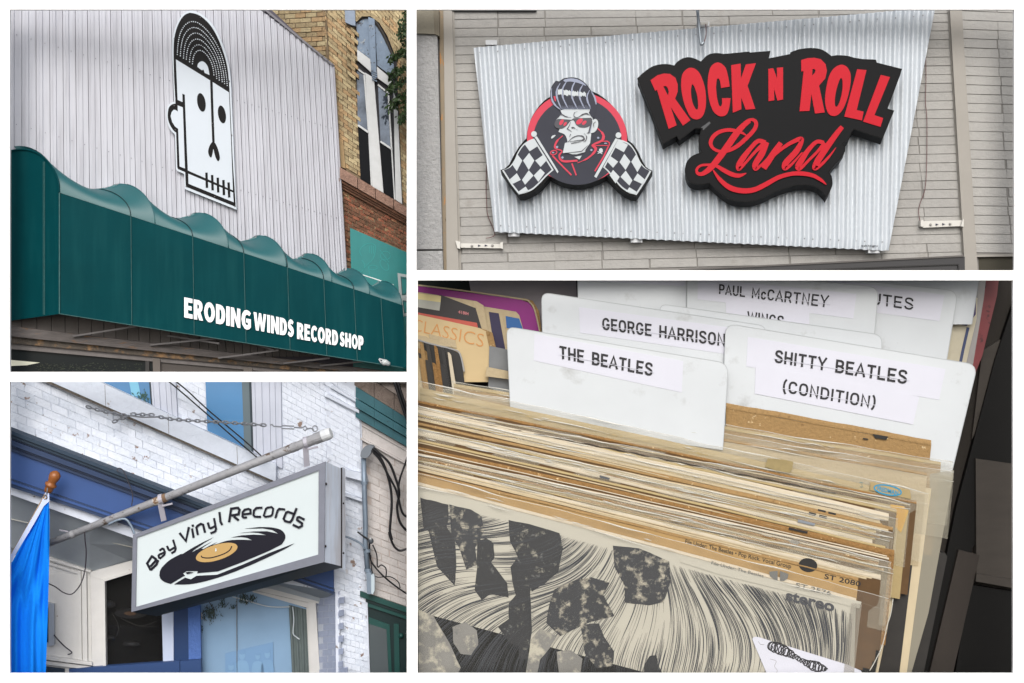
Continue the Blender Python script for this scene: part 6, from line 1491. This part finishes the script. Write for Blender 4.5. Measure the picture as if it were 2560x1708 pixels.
def rnd(tl, tr, br, bl, r0, r1):
    """card outline with two rounded upper corners"""
    out = []
    def arc(p, c, q, n=6):
        for i in range(n + 1):
            t = i / n; out.append((lerp(lerp(p[0], c[0], t), lerp(c[0], q[0], t), t), lerp(lerp(p[1], c[1], t), lerp(c[1], q[1], t), t)))
    def tow(a, b, d):
        l = math.hypot(b[0] - a[0], b[1] - a[1]); return (a[0] + (b[0] - a[0]) * d / l, a[1] + (b[1] - a[1]) * d / l)
    if r0: arc(tow(tl, bl, r0), tl, tow(tl, tr, r0))
    else: out.append(tl)
    if r1: arc(tow(tr, tl, r1), tr, tow(tr, br, r1))
    else: out.append(tr)
    return out + [br, bl]
B_ = .022
divider('white divider card at the front centre whose label is worn at the left corner', rnd((376, 208), (1222, 348), (1200, 680), (392, 560), 34, 44), .93, [[(482, 236), (1050, 340), (1044, 460), (480, 338)]],
        [('THE BEATLES', [(577, 281), (934, 348), (930, 397), (578, 330)], B_)])
divider('white divider card at the right with two stacked paper labels', rnd((1212, 196), (2172, 354), (2070, 780), (1196, 640), 44, 44), 1.14, [[(1296, 248), (2050, 370), (2025, 488), (1290, 360)], [(1326, 352), (1950, 476), (1926, 582), (1322, 464)]],
        [('SHITTY BEATLES', [(1402, 297), (1906, 376), (1900, 428), (1398, 345)], B_), ('(CONDITION)', [(1432, 412), (1786, 476), (1780, 522), (1428, 458)], B_)])
divider('white divider card second from the front, label half hidden by the right card', rnd((509, 78), (1368, 206), (1340, 460), (516, 340), 34, 34), 1.24, [[(652, 134), (1330, 226), (1330, 330), (656, 232)]],
        [('GEORGE HARRISON', [(741, 174), (1210, 236), (1208, 284), (742, 220)], B_ * .8)])
divider('blank white divider card between the two centre labelled cards', rnd((960, 122), (1808, 240), (1800, 460), (960, 340), 30, 34), 1.34, [], [])
divider('white divider card at the top with a two-line label', rnd((1064, -10), (1794, 58), (1764, 420), (1064, 300), 0, 40), 1.5, [[(1106, 22), (1710, 84), (1698, 178), (1104, 104)], [(1212, 112), (1530, 148), (1530, 220), (1214, 190)]],
        [('PAUL McCARTNEY', [(1187, 46), (1606, 90), (1600, 136), (1186, 84)], .012), ('WINGS', [(1296, 150), (1434, 168), (1430, 212), (1296, 194)], .012)])
divider('white divider card at the top left of the card cluster, label cut off', rnd((646, -10), (1062, -10), (1062, 320), (652, 260), 0, 0), 1.56, [[(660, -8), (1058, 4), (1058, 54), (662, 34)]], [])
divider('white divider card at the upper right, label partly covered', rnd((1500, 10), (2098, 72), (2040, 420), (1500, 330), 0, 44), 1.64, [[(1600, 26), (2046, 88), (2026, 188), (1600, 130)]],
        [('TRIBUTES', [(1640, 62), (1930, 100), (1926, 146), (1640, 104)], .014)])
divider('white divider card furthest back, only its upper right edge showing', rnd((1500, -10), (2180, 10), (2150, 200), (1500, 200), 0, 20), 1.74, [], [])
MB().rib(c4([(470, 236), (500, 240), (486, 262)]), 1, Pl(.93), .012, .001)

# the packed row, back to front
X = lambda f, a, b: f(a, b)
sp_rows = [
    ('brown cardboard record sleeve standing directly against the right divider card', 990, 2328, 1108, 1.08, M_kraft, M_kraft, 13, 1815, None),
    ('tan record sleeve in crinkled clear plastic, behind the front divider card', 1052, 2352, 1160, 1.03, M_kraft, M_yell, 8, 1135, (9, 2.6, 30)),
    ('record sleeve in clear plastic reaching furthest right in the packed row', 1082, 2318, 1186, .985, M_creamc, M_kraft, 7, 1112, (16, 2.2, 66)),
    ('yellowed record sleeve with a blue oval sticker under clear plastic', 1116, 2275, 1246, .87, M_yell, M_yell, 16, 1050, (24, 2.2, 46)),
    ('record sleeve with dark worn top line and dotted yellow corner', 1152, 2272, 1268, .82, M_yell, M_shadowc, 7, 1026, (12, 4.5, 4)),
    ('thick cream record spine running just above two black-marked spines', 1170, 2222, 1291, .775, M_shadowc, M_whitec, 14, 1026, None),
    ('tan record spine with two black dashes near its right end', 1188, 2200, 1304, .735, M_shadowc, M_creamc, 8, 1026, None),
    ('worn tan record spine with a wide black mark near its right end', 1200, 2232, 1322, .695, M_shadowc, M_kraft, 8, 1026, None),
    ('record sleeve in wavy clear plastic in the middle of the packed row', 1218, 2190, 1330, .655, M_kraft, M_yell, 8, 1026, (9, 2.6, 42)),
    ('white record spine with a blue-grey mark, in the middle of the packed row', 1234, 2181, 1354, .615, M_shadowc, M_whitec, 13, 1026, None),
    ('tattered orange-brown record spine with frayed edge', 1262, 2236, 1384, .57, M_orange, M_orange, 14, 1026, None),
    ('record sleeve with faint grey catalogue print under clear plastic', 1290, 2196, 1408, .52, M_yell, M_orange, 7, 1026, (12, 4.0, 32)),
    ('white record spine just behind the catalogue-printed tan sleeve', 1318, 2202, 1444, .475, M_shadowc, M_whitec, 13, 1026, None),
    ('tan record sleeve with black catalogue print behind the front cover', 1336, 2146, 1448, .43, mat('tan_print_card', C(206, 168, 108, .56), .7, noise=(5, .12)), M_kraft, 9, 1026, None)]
SL = []
plain = ['thin cream record edge', 'thin tan record edge', 'narrow white record edge', 'narrow yellowed record edge', 'frayed tan record edge']
between = ['behind the tan catalogue sleeve', 'behind the white spine', 'under the tattered brown spine', 'below the blue-grey marked spine', 'in front of the wavy plastic', 'behind the wide black mark', 'beside the two black dashes', 'below the thick cream spine', 'below the dotted yellow corner', 'below the blue sticker']
extra_rows = []
for k in range(len(sp_rows) - 1, 2, -1):
    a_, b_ = sp_rows[k], sp_rows[k - 1]
    i_ = len(sp_rows) - 1 - k
    if i_ >= len(between): break
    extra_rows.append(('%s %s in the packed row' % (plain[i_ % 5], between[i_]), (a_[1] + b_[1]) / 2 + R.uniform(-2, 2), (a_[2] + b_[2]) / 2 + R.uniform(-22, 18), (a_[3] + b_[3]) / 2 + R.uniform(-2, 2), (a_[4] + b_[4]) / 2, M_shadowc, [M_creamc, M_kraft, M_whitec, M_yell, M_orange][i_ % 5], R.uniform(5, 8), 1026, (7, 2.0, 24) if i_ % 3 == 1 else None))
third = ['hair-thin cream edge', 'hair-thin tan edge', 'hair-thin white edge']
for k in range(len(sp_rows) - 1, 3, -1):
    a_, b_ = sp_rows[k], sp_rows[k - 1]; i_ = len(sp_rows) - 1 - k
    if i_ >= len(between): break
    for t_, side_ in ((.24, 'lower'), (.77, 'upper')):
        if i_ % 2 and t_ > .5: continue
        extra_rows.append(('%s %s, %s one' % (third[i_ % 3], between[i_], side_), lerp(a_[1], b_[1], t_), lerp(a_[2], b_[2], t_) + R.uniform(-30, 10), lerp(a_[3], b_[3], t_) + R.uniform(-1, 1), lerp(a_[4], b_[4], t_), M_shadowc, [M_creamc, M_yell, M_whitec][i_ % 3], R.uniform(3.5, 5), 1026, None))
for (lab, y0, xr, yr, dep, fm, sm_, tp, xl, pls) in sp_rows + extra_rows:
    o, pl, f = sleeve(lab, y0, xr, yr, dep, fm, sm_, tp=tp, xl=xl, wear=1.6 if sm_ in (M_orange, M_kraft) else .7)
    if pls: plastic(o, pl, f, xl - 6, xr + pls[2], up=pls[0], wav=pls[1])
    SL.append((o, pl, f))
def mark(k, pts, m, w_=5):
    o, pl, f = SL[k]
    MB().slab(q5(pts), pl, .022, .006).obj('ink_mark', m, o)
M_mk = mat('black_spine_mark', C(44, 42, 40, .7), .7, noise=(12, .3))
mark(6, [(1130, 596), (1190, 610), (1186, 624), (1128, 610)], M_mk); mark(6, [(1210, 616), (1268, 630), (1266, 646), (1208, 632)], M_mk)
mark(7, [(1060, 618), (1116, 632), (1112, 652), (1056, 640)], M_mk); mark(7, [(1140, 640), (1198, 654), (1194, 672), (1136, 658)], M_mk)
mark(9, [(975, 676), (1108, 708), (1100, 726), (972, 696)], mat('blue_grey_mark', C(134, 140, 148, .76), .7))
mark(9, q5([(0, 0)])and [(-560, 500 - 166), (-480, 522 - 166), (-486, 536 - 166), (-556, 520 - 166)], mat('slate_mark', C(92, 94, 98, .74), .7))
mark(10, [(905, 738), (1050, 770), (1044, 786), (902, 754)], M_mk)
mark(0, [(1550, 16), (1672, 36), (1656, 62), (1572, 48)], M_mk); mark(0, [(1478, 46), (1520, 54), (1515, 62), (1476, 56)], M_mk)
o, pl, f = SL[3]
MB().slab(q5([(740, 205), (850, 212), (938, 230), (930, 290), (905, 318), (800, 300), (720, 268)]), pl, .030, .003).obj('torn_tape', mat('brown_torn_tape', C(160, 142, 96, .76), .5, noise=(12, .2)), o)
M_bst = mat('blue_sticker_ink', C(40, 140, 180, .78), .5)
MB().slab(q5([(1535, 385), (1840, 450), (1850, 520), (1530, 450)]), pl, .028, .003).obj('clear_sticker', M_yell, o)
MB().rib(q5(ell(1668, 450, 106, 36, 11, 28)), 3.4, pl, .031, .002, closed=True).obj('sticker_ring', M_bst, o)
MB().text('FREDMAN', q5([(1590, 420), (1752, 458), (1748, 490), (1586, 450)]), pl, .032, .03).obj('lettering', M_bst, o, norm=False)
MB().text('L-3', q5([(1452, 426), (1452, 386), (1474, 388), (1474, 428)]), pl, .022, .0).obj('lettering', mat('teal_ink', C(40, 110, 120, .76), .6), o, norm=False)
o, pl, f = SL[4]
MB().slab(q5([(1690, 560), (1790, 575), (1830, 610), (1770, 780), (1685, 690)]), pl, .008, .006).obj('dotted_corner', mat('mustard_print', C(206, 158, 44, .8), .6), o)
dts = MB()
for i in range(7):
    for j in range(11):
        x, y = 1700 + i * 15 + (j % 2) * 7, 590 + j * 14 + i * 4
        if inside((x, y), [(1692, 575), (1790, 585), (1820, 615), (1768, 765), (1692, 690)]): dts.flat(q5(ell(x, y, 3.6, 3.6, 0, 6)), pl, .0095)
struct(dts.obj('print_dots', mat('red_dot', C(150, 60, 30, .74), .6), o, norm=False), 'stuff')
MB().tube([pl.hit(x, f(x) + 2.5 + .8 * math.sin(x * .11), .014) for x in range(1030, 2100, 10)], [.004 + .008 * abs(math.sin(x * .05)) for x in range(1030, 2100, 10)], 5).obj('dark_top_line', mat('dark_worn_line', C(84, 74, 64, .7), .8, noise=(14, .5)), o)
# prints
o, pl, f = SL[13]
MB().text('File Under: The Beatles • Pop Rock. Vocal Group', q5([(105, 830), (925, 1024), (920, 1056), (102, 860)]), pl, .004, .01).obj('lettering', M_txt, o, norm=False)
MB().text('ST 2080', q5([(1182, 1096), (1462, 1160), (1456, 1196), (1176, 1132)]), pl, .004, .012).obj('lettering', M_txt, o, norm=False)
MB().slab(q5(ell(1052, 1030, 72, 54, 8, 20)), pl, .004, .003).obj('round_mark', M_mk, o)
o, pl, f = SL[11]
MB().text('File Under: The Beatles', q5([(452, 778), (840, 872), (836, 898), (448, 802)]), pl, .004, .006).obj('lettering', M_gtxt, o, norm=False)
MB().text('ST 2358', q5([(1130, 938), (1398, 998), (1392, 1034), (1124, 970)]), pl, .004, .006).obj('lettering', M_gtxt, o, norm=False)
for a0, a1 in ((100, 200), (285, 375)): MB().slab(q5(ell(942, 880, 66, 44, 8, 12, a0 - 60, a1 - 60) + [(942 + (8 if a0 > 200 else -8), 885)]), pl, .004, .003).obj('round_mark', M_gtxt, o)
# narrow cream back sleeves seen edge-on at the right
rs = card('record_sleeve', 'cream record sleeve with black lower half seen edge-on beside the bin end', 'record sleeve', [(1918, 816), (1996, 826), (1900, 1545), (1780, 1545)], 1.0, mat('beige_card_side', C(206, 190, 158, .78), .7, noise=(3, .1)), .03)
MB().slab(c4([(1884, 1090), (1926, 1094), (1872, 1545), (1790, 1545)]), Pl(1.0), .006, .006).obj('black_band', mat('black_band', C(48, 45, 42, .7), .6, noise=(9, .2)), rs)
for k in range(2): MB().rib(q5([(1868, 645 + k * 62), (1888, 640 + k * 62), (1874, 652 + k * 62)]), 1.2, Pl(1.0), .008, .002).obj('ink_tick', M_mk, rs)
pw = card('plastic_sleeve', 'empty clear plastic sleeve standing at the right end of the packed row', 'plastic sleeve', [(1990, 770), (2082, 756), (2076, 800), (1985, 1300), (1915, 1545), (1880, 1545), (1990, 880)], 1.02, mat('hazy_plastic', C(176, 170, 152, .8), .25, spec=.6, alpha=.6), .01)

# --- front record in plastic
fo, fpl, ff = sleeve('front record sleeve printed with flowing black line art, a scribbled white label and bold lower-case lettering', 1378, 2140, 1500, .36, mat('cream_cover_paper', C(216, 211, 194, .60), .45, spec=.4, noise=(2, .04)), M_whitec, tp=8, xl=1026, h=320, lean=.03, group=None)
fo['label'] = 'front record sleeve with black line art, scribbled white label and bold lower-case print'
top_art = lambda x: lerp(1240, 1528, (x - 1044) / (2140 - 1044))
ink = MB(); cnt = 0
def fang(x, y):
    u, v = (x - 1044) / 1100, (y - 1240) / 450
    return math.radians(128 + 34 * math.sin(u * 5.2 + v * 2.0) + 24 * math.sin(v * 5 - u * 7 + 1) - 26 * u)
for i in range(1900):
    x, y = R.uniform(1040, 2140), R.uniform(1250, 1690)
    dark = math.sin(x * .016 + y * .011) + math.sin(x * .007 - y * .021)
    if dark < -1.25: continue
    pts = [(x, y)]; L_ = R.randint(12, 34)
    for k in range(L_):
        a = fang(x, y); x += 6.5 * math.cos(a); y += 6.5 * math.sin(a); pts.append((x, y))
    pts = [p for p in pts if p[1] > top_art(p[0]) + 4 and 1034 < p[0] < 2130 and p[1] < 1694]
    if len(pts) < 4: continue
    w0 = R.uniform(.8, 1.9); n = len(pts)
    ink.rib(pts, [max(.4, w0 * math.sin(math.pi * (k + .6) / (n + .2))) for k in range(n)], fpl, .0032 + cnt * 2e-6, .0008); cnt += 1
struct(ink.obj('line_art', mat('cover_ink', C(44, 48, 56, .74), .5), fo, norm=False), 'stuff')
# plain mottled cut-paper shapes in place of the printed pictures
def snip(n, a, b, th): return mat(n, a, .5, noise=(3, .35), spots=[(b, th[0], th[1], .14), (C(120, 120, 118, .6), 9, .62, .1)])
M_s = [snip('mottled_print_dark', C(32, 35, 42, .5), C(200, 194, 174, .62), (6, .60)), snip('mottled_print_mid', C(50, 53, 60, .5), C(206, 198, 176, .62), (7, .53)), snip('mottled_print_pale', C(150, 148, 142, .6), C(206, 200, 180, .62), (6, .50))]
shp = [(0, [(38, 50), (120, 70), (275, 108), (280, 210), (262, 300), (330, 400), (345, 640), (330, 800), (180, 640), (110, 340), (60, 300)]), (1, [(285, 108), (470, 150), (560, 210), (582, 330), (545, 420), (505, 470), (520, 620), (430, 660), (370, 480), (300, 370)]),
       (0, [(520, 420), (600, 392), (660, 440), (670, 560), (640, 600), (780, 780), (790, 900), (640, 870), (560, 920), (500, 840), (520, 640)]), (0, [(790, 240), (960, 270), (1225, 350), (1250, 480), (1215, 680), (1100, 780), (985, 850), (960, 740), (860, 540), (800, 420)]),
       (0, [(805, 640), (850, 580), (940, 590), (985, 680), (975, 860), (990, 1180), (960, 1330), (950, 1420), (880, 1420), (870, 1310), (800, 1290), (700, 1150), (790, 1080), (790, 950), (850, 880), (820, 760)]),
       (1, [(1680, 460), (1900, 480), (2160, 590), (2170, 760), (2110, 940), (1990, 965), (1780, 945), (1780, 800), (1690, 640)]), (1, [(1180, 830), (1360, 750), (1500, 725), (1650, 775), (1600, 880), (1690, 1060), (1480, 1110), (1330, 1180), (1230, 1230), (1110, 1120), (1130, 980)]),
       (2, [(980, 1260), (1060, 1160), (1200, 1230), (1140, 1330), (1060, 1430), (1030, 1570), (930, 1570)]), (2, [(310, 1150), (420, 1110), (520, 1180), (530, 1300), (470, 1390), (380, 1380), (320, 1290)]), (2, [(20, 1000), (150, 1060), (290, 1300), (380, 1500), (340, 1570), (20, 1570)]),
       (1, [(1400, 1130), (1560, 1120), (1600, 1230), (1690, 1360), (1680, 1480), (1540, 1500), (1440, 1380)]), (2, [(1200, 1360), (1320, 1350), (1420, 1420), (1400, 1570), (1220, 1570)]), (0, [(1990, 1400), (2050, 1390), (2060, 1460), (2110, 1570), (1940, 1570), (1950, 1470)])]
for i, (m, q) in enumerate(shp):
    qq = []
    for p, r in zip(q, q[1:] + q[:1]):
        for t in (0, .33, .66): qq.append((lerp(p[0], r[0], t) + R.uniform(-2.5, 2.5), lerp(p[1], r[1], t) + R.uniform(-2.5, 2.5)))
    MB().slab(q6(qq), fpl, .0046 + i * .0002, .0012, back=False).obj('paper_shape', M_s[m], fo)
MB().slab(q7([(330, 375), (60, 290), (60, 265), (340, 320), (700, 410), (1295, 560), (1280, 605)]), fpl, .0095, .001, back=False).obj('cover_margin', MATS['cream_cover_paper'], fo)
M_g2p = mat('grey_cover_print', C(110, 110, 106, .76), .5)
MB().text('File Under: The Beatles', q7([(272, 280), (628, 372), (624, 394), (268, 302)]), fpl, .0115, .006).obj('lettering', M_g2p, fo, norm=False)
MB().text('ST 2576', q7([(848, 428), (1090, 488), (1085, 516), (843, 458)]), fpl, .0115, .008).obj('lettering', M_g2p, fo, norm=False)
MB().text('stereo', q7([(782, 476), (1114, 556), (1106, 626), (776, 546)]), fpl, .012, .035).obj('lettering', mat('charcoal_cover_print', C(62, 64, 70, .75), .5), fo, norm=False)
for sx in (-1, 1):
    MB().slab(q7([(730 + sx * 8, 348), (730 + sx * 66, 362 + sx * 8), (730 + sx * 60, 392 + sx * 8), (730 + sx * 34, 412 + sx * 6), (730 + sx * 8, 416)]), fpl, .0115, .002).obj('round_mark', M_g2p, fo)
MB().slab(q7(smooth([(548, 815), (560, 800), (590, 800)], 3) + [(1200, 990), (1290, 1030), (1320, 1080), (660, 1080)]), fpl, .016, .003).obj('white_label', M_lab, fo)
scr = []
for k in range(330):
    t = k / 329; a = t * 6.28 * 24
    cx, cy = lerp(665, 1060, t), lerp(860, 1028, t) - 10 * math.sin(t * 7)
    r_ = (26 + 12 * math.sin(t * 9)) * (1 - .75 * max(0, t - .8) / .2)
    scr.append((cx + r_ * .8 * math.cos(a) + 4 * math.sin(a * .37), cy + r_ * math.sin(a)))
MB().rib(q7(scr), 2.8, fpl, .018, .001).obj('scribble', mat('marker_ink', C(30, 28, 40, .7), .45), fo)
MB().rib(q7(smooth([(590, 830), (605, 850), (630, 852)], 4)), .8, fpl, .018, .001).obj('scribble', M_gtxt, fo)
MB().rib(q7(smooth([(670, 950), (712, 965), (700, 1000), (720, 1030), (700, 1060)], 4)), .8, fpl, .018, .001).obj('scribble', M_gtxt, fo)
plastic(fo, fpl, ff, 1022, 2222, up=26, wav=2.4, off=.035, drop=640, lean=.16, film=mat('front_plastic', (0.5, 0.5, 0.48, 1), .08, spec=.8, alpha=.06, bump=(4, .5)))
MB().rib(q7([(1262, 570), (1246, 700), (1225, 900), (1205, 1080)]), 26, fpl, .030, .002).obj('plastic_seam', mat('grey_clear_strip', C(170, 164, 150, .8), .2, spec=.7, alpha=.45), fo)
MB().tube([fpl.hit(*q7(*p), .04) for p in smooth([(1510, 540), (1495, 640), (1470, 720), (1440, 850), (1390, 960), (1350, 1030)], 4)], .007, 5).obj('plastic_edge', M_pedge, fo, soft=True)

Pl = _PL
settle()
